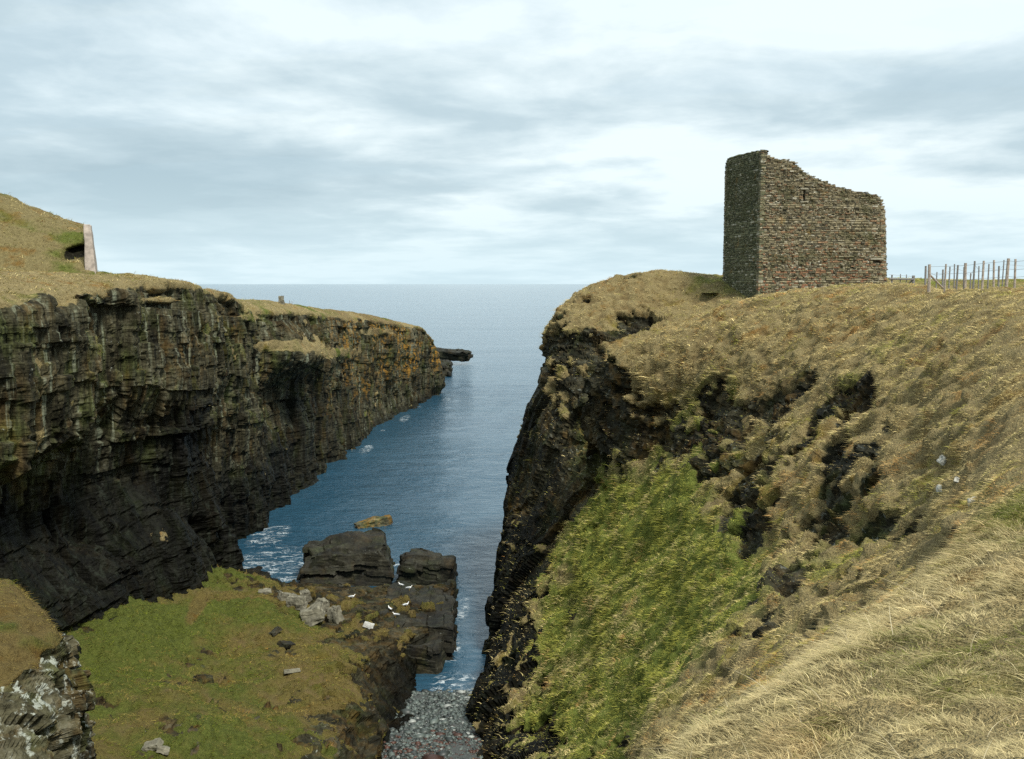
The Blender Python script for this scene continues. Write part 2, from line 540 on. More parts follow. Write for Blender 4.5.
ROCKA = [
 [1, 1, .9, .3, 0, 0, 0, 0, 0, 0], [1, 1, .9, .3, 0, 0, 0, 0, 0, 0], [1, 1, .8, .2, 0, 0, 0, 0, 0, 0],
 [1, 1, .7, .2, .1, 0, 0, 0, 0, 0], [1, 1, .6, .25, .2, .05, 0, 0, 0, 0], [1, 1, .5, .25, .25, .25, .10, 0, 0, 0],
 [1, 1, .6, .30, .33, .40, .34, 0, 0, 0], [1, 1, .75, .34, .30, .42, .40, .05, 0, 0],
 [1, 1, .8, .40, .20, .48, .42, .06, 0, 0], [1, 1, .85, .45, .05, .50, .26, 0, 0, 0],
 [1, 1, .88, .42, .38, .40, .05, 0, 0, 0], [1, 1, .95, .56, .70, .40, 0, 0, 0, 0], [1, 1, 1, .9, .95, .85, .8, .3, 0, 0], [1, 1, 1, .9, .95, .85, .6, .2, 0, 0],
 [1, 1, 1, .9, .9, .60, .36, .05, 0, 0], [1, 1, 1, .92, .92, .45, .15, 0, 0, 0], [1, 1, 1, 1, .95, .6, .2, 0, 0, 0],
 [1, 1, 1, 1, 1, .8, .3, 0, 0, 0], [1, 1, 1, 1, 1, .8, .3, 0, 0, 0], [1, 1, 1, 1, 1, .8, .3, 0, 0, 0]]
GREENA = [
 [0, 0, .2, .4, .4, .3, .3, .2, .1, .1]] * 2 + [[0, 0, .2, .3, .3, .12, .10, .16, .1, .1], [0, 0, .2, .3, .3, .08, .05, .08, .1, .1], [0, 0, .3, .3, .3, .2, .2, .25, .2, .2],
 [0, 0, .3, .4, .3, .2, .15, .12, .2, .2], [0, 0, .3, .5, .42, .3, .2, .05, .1, .1], [0, .2, .4, .58, .48, .25, .15, .05, .1, .1],
 [0, .2, .4, .68, .62, .25, .10, .05, .1, .1], [0, .2, .4, .72, .78, .3, .05, .0, .1, .1], [0, .2, .3, .70, .74, .25, .02, 0, .1, .1],
 [0, .2, .3, .6, .6, .12, .05, 0, .1, .1], [0, .2, .3, .4, .4, .2, .2, .2, .2, .1], [0, .2, .3, .4, .4, .2, .2, .2, .2, .1], [0, .2, .3, .4, .4, .25, .25, .3, .4, .1],
 [0, .2, .3, .4, .4, .3, .25, .3, .55, .1], [0] * 10, [0] * 10, [0] * 10, [0] * 10]

ga, tu, tv = loft(A, [12, 22, 34, 34, 44, 60, 70, 66, 66, 66, 66, 36, 40, 50, 56, 50, 28, 16, 16], [10, 34, 60, 82, 78, 64, 70, 40, 40])
rock = field(ROCKA, tu, tv)
green = field(GREENA, tu, tv)
na = gnormals(ga)
if na[ga.shape[0] // 2, 300, 2] < 0:
    na = -na
d = np.linalg.norm(ga - np.array([0, 0, H]), axis=-1)
near = np.clip((d - 5) / 25, 0.12, 1)
lowf = fbm(ga, 0.16, 3, 3)
medn = fbm(ga, 0.55, 4, 21)
dg = fbm(ga @ np.array([[0.5, 0.35, -0.2], [-0.5, 0.9, 0.2], [0.6, 0.1, 1.0]]), 0.28, 4, 50)
rk = rock + 0.44 * dg + 0.20 * medn + 0.30 * fbm(ga, 1.15, 3, 28) + 0.30 * (steep(na) - 0.42)
# where the survey photograph shows bare crag (+) or unbroken turf (-)
pxA, pyA, fwA = project(ga)
for (ex_, ey_, rx_, ry_, an_, wt_) in ((640, 432, 56, 30, 25, .26), (662, 398, 20, 8, 20, -.25), (612, 452, 10, 22, 10, -.3), (672, 470, 12, 16, 0, -.25), (600, 425, 20, 55, 0, .5), (692, 450, 44, 22, 15, .36), (748, 485, 24, 62, 20, .55), (782, 398, 38, 11, -25, .40),
                                       (828, 495, 15, 62, 22, .42), (876, 412, 22, 13, -20, .42), (880, 470, 10, 34, 24, .34), (740, 560, 10, 30, 20, .3), (905, 532, 34, 12, -25, .44), (780, 625, 18, 8, -30, .32), (745, 650, 14, 12, 0, .35),
                                       (728, 700, 34, 14, -35, .35), (640, 745, 16, 36, 25, .45), (548, 745, 14, 26, 0, .4), (575, 610, 12, 26, 0, .35), (640, 322, 22, 16, -20, .4), (585, 355, 24, 14, 0, .5),
                                       (650, 605, 95, 120, 20, -.6), (720, 345, 85, 26, -22, -.55), (820, 330, 100, 40, -12, -.6), (790, 540, 22, 70, 25, -.40), (930, 450, 50, 60, 0, -.30), (860, 460, 12, 60, 25, -.3), (800, 440, 10, 40, 20, -.25), (960, 400, 60, 80, 0, -.4), (620, 300, 30, 14, -30, -.4)):
    c_, s_ = math.cos(R(an_)), math.sin(R(an_))
    du_, dv_ = (pxA - ex_) * c_ + (pyA - ey_) * s_, -(pxA - ex_) * s_ + (pyA - ey_) * c_
    rk = rk + wt_ * np.exp(-((du_ / rx_) ** 2 + (dv_ / ry_) ** 2) ** 1.5) * (fwA > 0)
# bare ledges break out of the steep turf only
rk = np.where(rock < 0.015, 0.0, rk)
rmask = np.clip((rk - 0.42) / 0.16, 0, 1)
dip = ga[..., 2] + 0.35 * ga[..., 0] - 0.18 * ga[..., 1] + 0.5 * medn
strike = ga[..., 1] * 0.8 + ga[..., 0] * 0.5 + 0.4 * lowf
rd = 1.1 * blocks(strike, dip, 3.4, 3.0, 1) + 0.75 * blocks(strike, dip, 1.5, 1.1, 2) + 0.34 * blocks(strike, dip, 0.6, 0.42, 3) + 0.5 * medn
wl = worley(ga * np.array([1, 1, 0.8]), 1.15, 5)
wl2 = worley(ga, 2.6, 15)
nearb = np.clip((26 - d) / 10, 0, 1) * (d < 26)
sm_ = np.zeros_like(d)
sel = nearb > 0
sm_[sel] = 0.22 * (0.7 - worley(ga[sel], 1.9, 16)) + 0.05 * (0.6 - worley(ga[sel], 4.2, 17))
tus = 0.46 * (0.75 - wl) * (1 - 0.5 * np.clip(green, 0, 1)) + 0.14 * (0.6 - wl2) + 0.22 * medn + 0.10 * fbm(ga, 1.7, 3, 33)
outv = tv[None, :]
slab = 1.5 * blocks(strike, ga[..., 2] * 0.6 + 0.5 * ga[..., 1], 4.2, 5.5, 7) + 0.7 * blocks(strike, dip, 1.9, 2.4, 8) + 0.18 * blocks(strike, dip, 0.7, 0.6, 9)
rd = np.where(outv < 4.3, slab, rd)
gd = (tus + 0.16) * (1 - rmask) + (rd * 0.85 - 0.36) * rmask
gd += 0.55 * lowf * np.clip((d - 14) / 20, 0, 1) * np.where(outv > 5.5, 0.35, 1)
damp = np.ones_like(gd)
damp = np.where((outv > 6.6), 0.55, damp) * near
damp = np.where(rmask < 0.5, damp * np.clip(0.55 + 0.45 * near, 0, 1), damp)
ga = ga + na * (gd * damp + sm_ * nearb)[..., None]
wet_dark = np.clip((6.5 - ga[..., 2] + 2.5 * medn) / 6, 0, 1) * 0.6 + np.clip(0.40 + 0.7 * lowf, 0, 0.6) + 0.45 * np.clip((4.2 - outv) / 1.0, 0, 1)  # rock darker low down, in random areas and over the whole seaward face
lich = np.clip(0.10 + 0.3 * fbm(ga, 0.3, 3, 77), 0, 0.3)
green = np.clip(green + 0.30 * fbm(ga, 0.22, 3, 90) + 0.24 * np.exp(-((pxA - 650) / 140) ** 2 - ((pyA - 590) / 140) ** 2) * (fwA > 0), 0, 1)
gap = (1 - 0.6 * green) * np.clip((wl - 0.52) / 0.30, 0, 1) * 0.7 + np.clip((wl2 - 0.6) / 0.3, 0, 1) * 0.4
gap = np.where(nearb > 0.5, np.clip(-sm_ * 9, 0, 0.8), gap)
DENS = {'hillside': np.clip(1.25 - 1.1 * gap, 0.1, 1.3)}
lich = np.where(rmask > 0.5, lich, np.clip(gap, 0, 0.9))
maskA = np.stack([rmask, green, np.clip(wet_dark, 0, 1), lich], -1)
flipA = gnormals(ga)[ga.shape[0] // 2, 400, 2] < 0
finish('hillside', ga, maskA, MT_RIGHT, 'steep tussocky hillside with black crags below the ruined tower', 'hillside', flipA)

# ---------------------------------------------------------------- the long cliff across the inlet
def prof(Y, x, zt, base=3.0, zb=-3, low=1.2, rec=-2.2, und=-1.9, face=0.4, zlow=8.0, zrec=13.0, zund=18.0, zface=20.0, inl=0.0, far=-1.0, yb=0):
    return [(x + base + 1.2, Y + yb, zb), (x + base, Y + yb, max(zb + 3.2, 0)), (x + low, Y, zlow), (x + rec, Y, zrec), (x + und, Y, zund), (x + face, Y, zface),
            (x + 0.15, Y, zt - 1.6), (x - 0.6, Y, zt), (x - 5, Y + 1, zt + inl), (x - 26, Y + 4, zt + far), (x - 160, Y + 10, zt + far * 2)]


B = [
 prof(36, -31, 29.6, zb=6, zlow=13, zrec=17, zund=20, zface=22, far=0.5),
 prof(48, -31.4, 29.6, zb=4, zlow=11, zrec=15, zund=19, zface=21, far=0.5),
 prof(58, -31.6, 28.9, zb=3, inl=1.1, far=1.6),
 prof(66, -31.4, 29.0, zb=2, low=1.0, inl=1.3, far=1.8),
 prof(74, -31.0, 29.5, zb=1, low=0.8, rec=-2.4, inl=1.1, far=1.4),
 prof(82, -30.6, 30.0, inl=0.7, far=.9, low=1.5, rec=-1.6, und=-1.3, zface=21.5),
 prof(90, -30.2, 30.1, inl=0.4, far=.3, low=1.5, rec=0.2, und=0.0, face=0.2),
 prof(98, -30.3, 29.7, low=1.8, rec=0.6, und=0.3, face=0.1),
 prof(105, -31.0, 29.0, base=0.5, low=-0.8, rec=-0.6, und=-0.4, zlow=5),
 prof(113, -31.6, 28.8, base=-1.5, low=-1.0, rec=-0.3, und=0, zlow=5),
 prof(121, -31.6, 27.0, inl=1.5, far=1.2, base=0.8, low=0.6, rec=0.4, und=0.2, face=0.0),
 prof(129, -33.4, 26.5, inl=1.5, far=1.2, base=2.6, low=1.6, rec=0.2, und=-0.4, face=-0.6, zund=16, zface=21),
 prof(137, -32.0, 26.1, inl=1.5, far=1.2, base=1.2, low=0.8, rec=-1.4, und=-0.8, face=3.0, zrec=14, zund=16.5, zface=20.6),
 prof(150, -32.0, 25.7, inl=1.5, far=1.2, base=1.0, low=0.8, rec=0.0, und=0.8, face=3.0, zrec=12, zund=15.5, zface=19.4),
 prof(168, -32.0, 24.8, inl=1.5, far=1.2, base=1.6, low=1.0, rec=0.6, und=1.2, face=1.6, zrec=11, zund=14.5, zface=17.5),
 prof(186, -31.0, 23.7, inl=1.5, far=1.2, base=1.4, low=0.8, rec=0.4, und=0.3, face=0.6, zlow=5, zrec=10, zund=14, zface=18),
 prof(204, -29.6, 22.7, inl=1.5, far=1.2, base=1.2, low=0.2, rec=0.2, und=0.3, face=0.4, zlow=5, zrec=9, zund=13, zface=17),
 prof(222, -27.6, 21.4, inl=1.5, far=1.2, base=1.0, low=-0.4, rec=-0.2, und=0.2, face=0.5, zlow=4, zrec=8, zund=12, zface=16),
 prof(240, -25.2, 19.8, inl=1.5, far=1.2, base=1.0, low=-0.6, rec=-0.4, und=0.2, face=0.4, zlow=4, zrec=8, zund=12, zface=16),
 prof(254, -22.6, 18.8, base=0.0, low=-0.6, rec=-0.2, und=0.2, face=0.6, zlow=4, zrec=7, zund=10.5, zface=14.5),
 prof(264, -20.4, 14.6, base=0.2, low=0.6, rec=0.8, und=0.8, face=0.6, zlow=3, zrec=5.5, zund=8, zface=11, far=1.5),
 prof(274, -20.4, 9.6, base=0.6, low=1.6, rec=1.2, und=1.0, face=0.6, zlow=2, zrec=3.6, zund=5, zface=7, far=4),
 prof(284, -24, 3.5, base=1, low=1, rec=.8, und=.6, face=.4, zlow=1, zrec=1.6, zund=2.0, zface=2.4, far=4),
 prof(300, -34, 0.5, base=1, low=1, rec=.8, und=.6, face=.4, zlow=-1, zrec=-.8, zund=-.6, zface=-.2, far=2),
]
gb, tu, tv = loft(B, [30, 50, 60, 66, 66, 66, 66, 60, 56, 52, 52, 52, 50, 48, 46, 42, 38, 36, 30, 24, 20, 14, 12], [8, 64, 44, 40, 26, 68, 14, 26, 36, 20])
nb = gnormals(gb)
if nb[200, 100, 0] < 0:
    nb = -nb
TV = np.broadcast_to(tv[None, :], gb.shape[:2])
lowf = fbm(gb, 0.10, 3, 4)
medn = fbm(gb, 0.45, 4, 23)
s = gb[..., 1] * (1 - 0.2) + 0.16 * medn + 0.5 * fbm(gb, 0.12, 2, 61)
h = gb[..., 2] + 0.06 * gb[..., 1] + 0.10 * medn
rd = 1.5 * blocks(s, h, 5.5, 11, 31) + 0.9 * blocks(s, h, 2.1, 6.0, 32) + 0.62 * blocks(s, h, 0.9, 3.1, 33) + 0.35 * blocks(s, h, 1.6, 0.9, 34) + 0.20 * blocks(s, h, 0.42, 0.6, 35) + 0.12 * medn
rd += 0.45 * lowf + 1.1 * (hsh(np.floor(h / 3.3 + 0.25 * lowf), seed=65) - 0.5) * np.clip((gb[..., 2] - 6) / 8, 0, 1)
sv = np.stack([s * 0.16, h * 0.022, s * 0], -1)
rd += 1.0 * fbm(sv, 1.0, 3, 63)
cl_ = vnoise(s * 0.33, h * 0.035, s * 0, 64)
rd -= 1.7 * np.exp(-(cl_ / 0.10) ** 2) * np.clip(0.5 + lowf, 0, 1)
edge = np.clip((TV - 6.45) / 0.5 + 0.45 * medn, 0, 1)
rmask = 1 - edge
pxB, pyB, _f = project(gb)
for (ex_, ey_, rx_, ry_) in ((288, 346, 40, 6), (335, 353, 30, 6), (250, 318, 14, 4), (372, 332, 22, 3.5), (160, 300, 22, 4), (205, 330, 8, 9)):
    rmask = rmask * (1 - np.clip(2.2 * np.exp(-((pxB - ex_) / rx_) ** 2 - ((pyB - ey_) / ry_) ** 2) + 0.6 * medn - 0.5, 0, 1) * (gb[..., 1] > 60))
patch = np.clip((fbm(gb, 0.30, 4, 70) - 0.30) * 5, 0, 1) * np.clip((nb[..., 2] - 0.15) * 5, 0, 1)
rmask = np.clip(rmask - patch * np.where(TV > 3.5, 1, 0), 0, 1)
wl = worley(gb, 0.9, 8)
tus = 0.20 * (0.8 - wl) + 0.18 * medn + 0.10
gb = gb + nb * (rd * 0.85 * rmask + tus * (1 - rmask) * np.where(TV > 8.5, 0.4, 1))[..., None]
zlocal = gb[..., 2]
wet_dark = np.clip((19.5 - 0.06 * np.clip(gb[..., 1] - 90, 0, 300) - zlocal + 5.5 * lowf + 2.5 * medn) / 7, 0, 1) * 1.0  # rock colour darker towards the cliff foot, up into the undercut band
wet_dark = np.where(gb[..., 1] > 135, wet_dark * np.clip(1 - (gb[..., 1] - 135) / 90, 0.25, 1), wet_dark)
wet_dark = np.maximum(wet_dark, np.clip((2.5 - zlocal) / 2, 0, 1) * 0.8)
lich = np.clip((gb[..., 1] - 150) / 60, 0.0, 1) * np.clip(0.55 + fbm(gb, 0.09, 3, 44), 0, 1) * np.clip((zlocal - 5) / 4, 0, 1)
lich = np.maximum(lich, np.clip(0.05 + 0.3 * lowf, 0, 0.25) * np.clip((zlocal - 20) / 6, 0, 1))
green = np.clip(0.30 + 0.45 * fbm(gb, 0.2, 3, 91), 0, 1)
maskB = np.stack([rmask, green, np.clip(wet_dark, 0, 1), lich], -1)
flipB = gnormals(gb)[200, 100, 0] < 0
finish('sea_cliff', gb, maskB, MT_LEFT, 'long dark sea cliff with a turf top across the inlet', 'cliff', flipB)

# ---------------------------------------------------------------- the mossy shelf at the foot of the cliff
Cc = [
 [(-4.5,30,1), (-5,30,3), (-7.5,30,6.6), (-13,30,8.0), (-20,30,8.6), (-28,30,9.2), (-37,30,10)],
 [(-6.0,46,0.2), (-7,46,2.2), (-9,46,6.4), P(250,759,46), (-17,47,8.8), P(75,722,48), (-37,50,10)],
 [(-6.6,57,-1.2), (-7.2,57,.6), P(352,715,56), P(300,700,57), P(200,680,60), P(90,662,61), (-37,63,7.5)],
 [(-6.6,67,-1.6), (-7.2,67,.3), P(360,668,67), P(320,650,69), P(240,630,71), P(140,627,70), (-37,72,6.8)],
 [(-6.4,74,-1.8), (-6.9,74,.2), P(392,640,74), P(340,630,77), P(260,605,80), P(170,612,78), (-37,80,5.6)],
 [(-5.3,79,-1.8), (-5.6,79,.3), P(440,622,80), P(350,610,82), P(262,594,86), P(195,583,87), (-37,88,5)],
 [(-5.0,86,-1.8), (-5.3,86,.3), P(450,600,87), P(360,596,87), P(262,580,91), P(210,568,91), (-37,93,4.5)],
 [(-5.2,91,-1.8), (-5.4,91,-.4), P(448,587,90), P(370,588,90), P(275,585,93), P(222,573,94), (-37,97,3.6)],
 [(-5.2,95,-2), (-6,95,-1.2), (-8,95,-.3), (-14,95.5,-.2), (-21,97,-.2), (-26.5,98.5,.8), (-36,101,1.8)],
 [(-5.2,103,-3), (-6,103,-2.6), (-8,103,-2.2), (-14,103,-2), (-21,104,-1.6), (-26.5,106,-1), (-36,108,-.6)],
]
ROCKC = [
 [1, 1, .5, .1, .1, .1, .5], [1, 1, .5, .12, .1, .1, .5], [1, 1, .62, .14, .08, .08, .5], [1, 1, .7, .14, .05, .05, .5],
 [1, 1, .85, .42, .18, .06, .5], [1, 1, .95, .66, .32, .1, .5], [1, 1, 1, .75, .36, .1, .5], [1, 1, 1, 1, .62, .4, .6], [1] * 7, [1] * 7]
GREENC = [
 [0, .3, .5, .55, .6, .6, .4], [0, .3, .5, .55, .6, .7, .5], [0, .3, .5, .55, .65, .75, .5], [0, .3, .5, .6, .7, .8, .6],
 [0, .3, .4, .5, .6, .75, .5], [0, .2, .3, .4, .5, .7, .5], [0, .2, .3, .3, .5, .65, .5], [0] * 7, [0] * 7, [0] * 7]
gc, tu, tv = loft(Cc, [40, 56, 70, 70, 60, 50, 36, 26, 16], [16, 70, 60, 76, 76, 56])
nc = gnormals(gc)
if nc[200, 200, 2] < 0:
    nc = -nc
rock = field(ROCKC, tu, tv)
green = field(GREENC, tu, tv)
medn = fbm(gc, 0.5, 4, 25)
lowf = fbm(gc, 0.15, 3, 26)
rk = rock + 0.40 * fbm(gc, 0.32, 4, 27) + 0.40 * fbm(gc, 1.1, 3, 28) + 0.10 * fbm(gc, 3.0, 2, 29)
rmask = np.clip((rk - 0.44) / 0.14, 0, 1)
s = gc[..., 0] * 0.8 - gc[..., 1] * 0.4 + 0.3 * medn
h = gc[..., 2] - 0.10 * gc[..., 1] + 0.16 * gc[..., 0] + 0.2 * medn
rd = 1.0 * blocks(s, h, 3.0, 1.1, 51) + 0.55 * blocks(s, h, 1.2, .5, 52) + 0.24 * blocks(gc[..., 1] + s, gc[..., 0], 0.7, 0.8, 53) + 0.35 * medn
wl = worley(gc, 1.3, 55)
tus = 0.34 * (0.8 - wl) + 0.30 * medn + 0.08 * fbm(gc, 2.2, 3, 56) + 0.65 * lowf + 0.40 * (0.7 - worley(gc, 0.42, 58)) + 0.28 * (np.floor(3 * fbm(gc, 0.20, 3, 57)) / 3)
topdamp = np.where(tv[None, :] > 2.0, 0.55, 1.0)
gc = gc + nc * ((tus + 0.1) * (1 - rmask) + (rd - 0.1) * rmask * topdamp)[..., None]
wet_dark = np.clip((2.6 - gc[..., 2] + 0.8 * medn) / 2.0, 0, 1) * 0.85 + np.where(tv[None, :] < 1.9, 0.35, 0)
green = np.clip(green + 0.35 * fbm(gc, 0.16, 3, 92), 0, 1)
maskC = np.stack([rmask, green, np.clip(wet_dark, 0, 1), np.where(rmask > 0.5, 0.12, np.clip((wl - 0.55) / 0.3, 0, 0.8))], -1)
pxC, pyC, _f = project(gc)
earth = np.exp(-(((pxC - 197 + 0.5 * (pyC - 608)) / 8) ** 2 + ((pyC - 608) / 18) ** 2) ** 2) * (gc[..., 1] > 60)
maskC[..., 1] *= 1 - earth
maskC[..., 3] *= 1 - earth
DENS['shelf_terrain'] = (1 - 0.97 * earth) * np.clip(1.2 - 0.9 * np.clip((wl - 0.55) / 0.3, 0, 1), 0.1, 1.3)
flipC = gnormals(gc)[200, 200, 2] < 0
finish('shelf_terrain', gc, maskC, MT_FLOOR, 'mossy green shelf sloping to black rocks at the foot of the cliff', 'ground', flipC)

# ---------------------------------------------------------------- the lichened outcrop close by on the left bank
D = [
 [(-8,17,8), (-8.6,17,11), (-9.6,17,14), (-10.8,18,16.5), (-12.5,19,18), (-15.5,20,19), (-34,20,20.5)],
 [(-10,22,7), (-10.4,22,11), (-11.0,22,14.5), (-11.6,22.5,17), (-12.8,23,18.4), (-15.4,24,19.8), (-34,24,21.5)],
 [(-11.6,27,6), (-11.8,27,11), P(70,759,27), P(66,706,27), P(52,668,27), P(5,625,28), (-34,28,22.4)],
 [(-12.6,30,5), (-12.7,30,11), P(78,740,30), P(75,676,29.6), P(64,640,29.6), P(0,584,31), (-34,32,22.8)],
 [(-13.4,33,4), (-13.5,33,10), P(66,720,33), P(60,680,33), P(48,650,33), P(-20,590,35), (-34,36,22.2)],
 [(-16,38,4), (-16,38,8), (-17,38,12), (-18,38,14), (-19.5,38,15.5), (-22,39,17), (-36,42,19)],
 [(-20,43,4), (-20,43,8), (-21,43,10), (-22,43,11.5), (-24,43,12.5), (-27,44,14), (-38,46,16)],
]
gd_, tu, tv = loft(D, [20, 40, 66, 66, 40, 16], [14, 44, 50, 40, 50, 20])
nd_ = gnormals(gd_)
if nd_[100, 190, 2] < 0:
    nd_ = -nd_
medn = fbm(gd_, 0.8, 4, 125)
rk = np.interp(tv, [0, 2, 3, 4, 4.6, 6], [1, 1, .85, .45, .1, .1])[None, :] + 0.4 * fbm(gd_, 0.6, 4, 127)
pxD, pyD, fwD = project(gd_)
for (ex_, ey_, rx_, ry_, wt_) in ((20, 735, 55, 42, .7), (62, 690, 20, 40, .5), (10, 640, 32, 30, -.4), (35, 625, 25, 20, -.3)):
    rk = rk + wt_ * np.exp(-((pxD - ex_) / rx_) ** 2 - ((pyD - ey_) / ry_) ** 2) * (fwD > 0)
rmask = np.clip((rk - 0.44) / 0.14, 0, 1)
s = gd_[..., 1] + 0.2 * medn
h = gd_[..., 2] + 0.35 * gd_[..., 1] + 0.2 * medn
rd = 0.8 * blocks(s, h, 1.9, 1.3, 151) + 0.5 * blocks(s, h, .8, .5, 152) + 0.22 * blocks(s, h, 0.35, 0.22, 153) + 0.3 * medn
tus = 0.20 * (0.8 - worley(gd_, 1.8, 155)) + 0.15 * medn
gd_ = gd_ + nd_ * (tus * (1 - rmask) + rd * 0.8 * rmask)[..., None]
maskD = np.stack([rmask, np.clip(0.35 + 0.4 * medn, 0, 1), np.clip((15.5 - gd_[..., 2]) / 4, 0, .8), np.where(rmask > 0.5, 0.12, 0)], -1)
flipD = gnormals(gd_)[100, 190, 2] < 0
MT_OUT = terrain_material('turf_and_lichened_rock', streak=0.0, dark=0.75, tan=(0.17, 0.125, 0.045), grn=0.7, crust=0.54)
finish('outcrop_terrain', gd_, maskD, MT_OUT, 'pale lichened rock outcrop with brown turf on its top', 'outcrop', flipD)

# ---------------------------------------------------------------- turf mound on the far cliff top
xs = np.concatenate([np.linspace(-104, -53, 30), np.linspace(-52.6, -38.9, 124)])
ys = np.linspace(-1, 1, 120)
ridge = np.interp(xs, [-104, -69, -52, -47.3, -43.6, -41.1, -38.9], [39.2, 41, 40.1, 38.4, 37.0, 36.0, 35.25])
gm = np.zeros((len(xs), len(ys), 3))
gm[..., 0] = xs[:, None]
gm[..., 1] = 92.5 + 14 * ys[None, :]
pr = np.clip(1 - np.abs(ys) ** 1.5, 0, 1)[None, :]
gm[..., 2] = 29.3 + (ridge - 29.3)[:, None] * pr
gm[..., 2] += 0.22 * fbm(gm, 0.7, 4, 201) * np.clip(pr * 3, 0, 1) + 0.12 * (0.8 - worley(gm, 1.1, 202))
gm[..., 0] -= 0.46 * (gm[..., 1] - 92.5) * np.interp(xs, [-69, -53, -38.9], [0, .8, 1])[:, None]
# hollow scooped out beside the wall
hx, hz = gm[..., 0], gm[..., 2]
hpx, hpy, _f = project(gm)
hol = np.exp(-(((hpx - 78) / 15) ** 4)) * np.exp(-(((hpy - 252 + 0.25 * (hpx - 78)) / 6.5) ** 4)) * (gm[..., 1] < 92.5)
gm[..., 1] += 1.6 * hol
gm[..., 0] -= 0.7 * hol
mk = np.zeros(gm.shape[:2] + (4,))
mk[..., 0] = np.clip(hol * 1.6 - 0.3, 0, 1)
mk[..., 1] = np.clip(0.25 + 0.5 * fbm(gm, 0.3, 3, 203), 0, 1)
mk[..., 2] = 0.5
MT_MOUND = terrain_material('short_turf', streak=0.0, dark=0.4, tan=(0.27, 0.22, 0.10))
flipM = gnormals(gm)[60, 60, 2] < 0
finish('mound_terrain', gm, mk, MT_MOUND, 'smooth turf mound on the cliff top ending at a concrete wall', 'mound', flipM)

# ---------------------------------------------------------------- sea
m, t, b = principled('sea_water')
pos = t.n('ShaderNodeNewGeometry').outputs['Position']
n_sw = t.noise(t.map(pos, (0.10, 0.20, 1), rot=(0, 0, 0.3)), 1.0, 4, 0.5, 0.4)
n_ch = t.noise(t.map(pos, (0.55, 0.95, 1), rot=(0, 0, -0.15)), 1.0, 5, 0.62, 0.5)
n_rp = t.noise(t.map(pos, (3.2, 4.6, 1)), 1.0, 3, 0.6, 0.3)
wh = t.math('ADD', t.math('MULTIPLY', n_sw, 1.1), t.math('MULTIPLY', n_ch, 0.62))
wh = t.math('ADD', wh, t.math('MULTIPLY', n_rp, 0.10))
spp = t.n('ShaderNodeSeparateXYZ')
t.put(spp.inputs[0], pos)


def blob(cx, cy, rx, ry):
    ax = t.math('DIVIDE', t.math('SUBTRACT', spp.outputs[0], cx), rx)
    ay = t.math('DIVIDE', t.math('SUBTRACT', spp.outputs[1], cy), ry)
    r2 = t.math('ADD', t.math('MULTIPLY', ax, ax), t.math('MULTIPLY', ay, ay))
    return t.smooth(r2, 1.0, 0.1)


fo = None
for a in ((-25.5, 106, 8, 11), (-29, 117, 4, 10), (-4.3, 73, 3.4, 4), (-5.0, 80, 1.4, 6), (-26.6, 203, 1.0, 2.5), (-22.6, 243, 1.0, 2.5), (-21, 100, 5, 3.5), (-4.6, 90, 1.2, 7), (-26.5, 180, 2.0, 10), (-24, 222, 2.0, 12), (-17, 258, 2, 8), (-11.5, 104.5, 3, 1.6)):
    q = blob(*a)
    fo = q if fo is None else t.math('MAXIMUM', fo, q)
fn = t.noise(t.map(pos, (0.55, 0.75, 1)), 1.0, 7, 0.68, 1.2)
ridged = t.math('SUBTRACT', 1.0, t.math('MULTIPLY', t.math('ABSOLUTE', t.math('SUBTRACT', fn, 0.5)), 7.0))
foam = t.smooth(t.math('MULTIPLY', t.math('ADD', ridged, t.math('MULTIPLY', t.math('SUBTRACT', n_ch, 0.5), 1.5)), fo), 0.70, 1.35)
wcol = t.mix(t.noise(t.map(pos, (0.012, 0.02, 1)), 1.0, 3), (0.013, 0.050, 0.088), (0.028, 0.080, 0.122))
t.put(b.inputs['Base Color'], t.mix(foam, wcol, (0.72, 0.78, 0.80)))
t.put(b.inputs['Roughness'], t.math('ADD', 0.10, t.math('MULTIPLY', foam, 0.6)))
b.inputs['IOR'].default_value = 1.333
b.inputs['Specular IOR Level'].default_value = 0.5
wst_ = t.math('MULTIPLY', t.math('ADD', 0.58, t.math('MULTIPLY', t.smooth(spp.outputs[1], 420, 150), 0.17)), t.ramp(t.noise(t.map(pos, (0.006, 0.035, 1), rot=(0, 0, 0.12)), 1.0, 4, 0.6, 0.6), [(0.36, 0.62), (0.62, 1.2)]))
bn = t.n('ShaderNodeBump')
bn.inputs['Distance'].default_value = 0.75
t.put(bn.inputs['Strength'], wst_)
t.put(bn.inputs['Height'], wh)
t.put(b.inputs['Normal'], bn.outputs[0])
M_SEA = m
ex = np.concatenate([-np.geomspace(40000, 60, 24), np.linspace(-50, 50, 60), np.geomspace(60, 40000, 24)])
ey = np.concatenate([[-300, 0], np.linspace(40, 320, 120), np.geomspace(340, 45000, 40)])
gs = np.zeros((len(ex), len(ey), 3))
gs[..., 0], gs[..., 1] = ex[:, None], ey[None, :]
gs[..., 2] = 0.0
nearw = np.clip((330 - gs[..., 1]) / 60, 0, 1) * np.clip((60 - np.abs(gs[..., 0])) / 10, 0, 1)
gs[..., 2] += 0.10 * nearw * vnoise(gs[..., 0] * 0.35, gs[..., 1] * 0.3, gs[..., 2], 5)
o = mesh_np('sea', gs.reshape(-1, 3), grid_faces(len(ex), len(ey)), M_SEA, smooth=True)
tag(o, 'rippled blue sea running out to the horizon', 'sea', kind='structure')

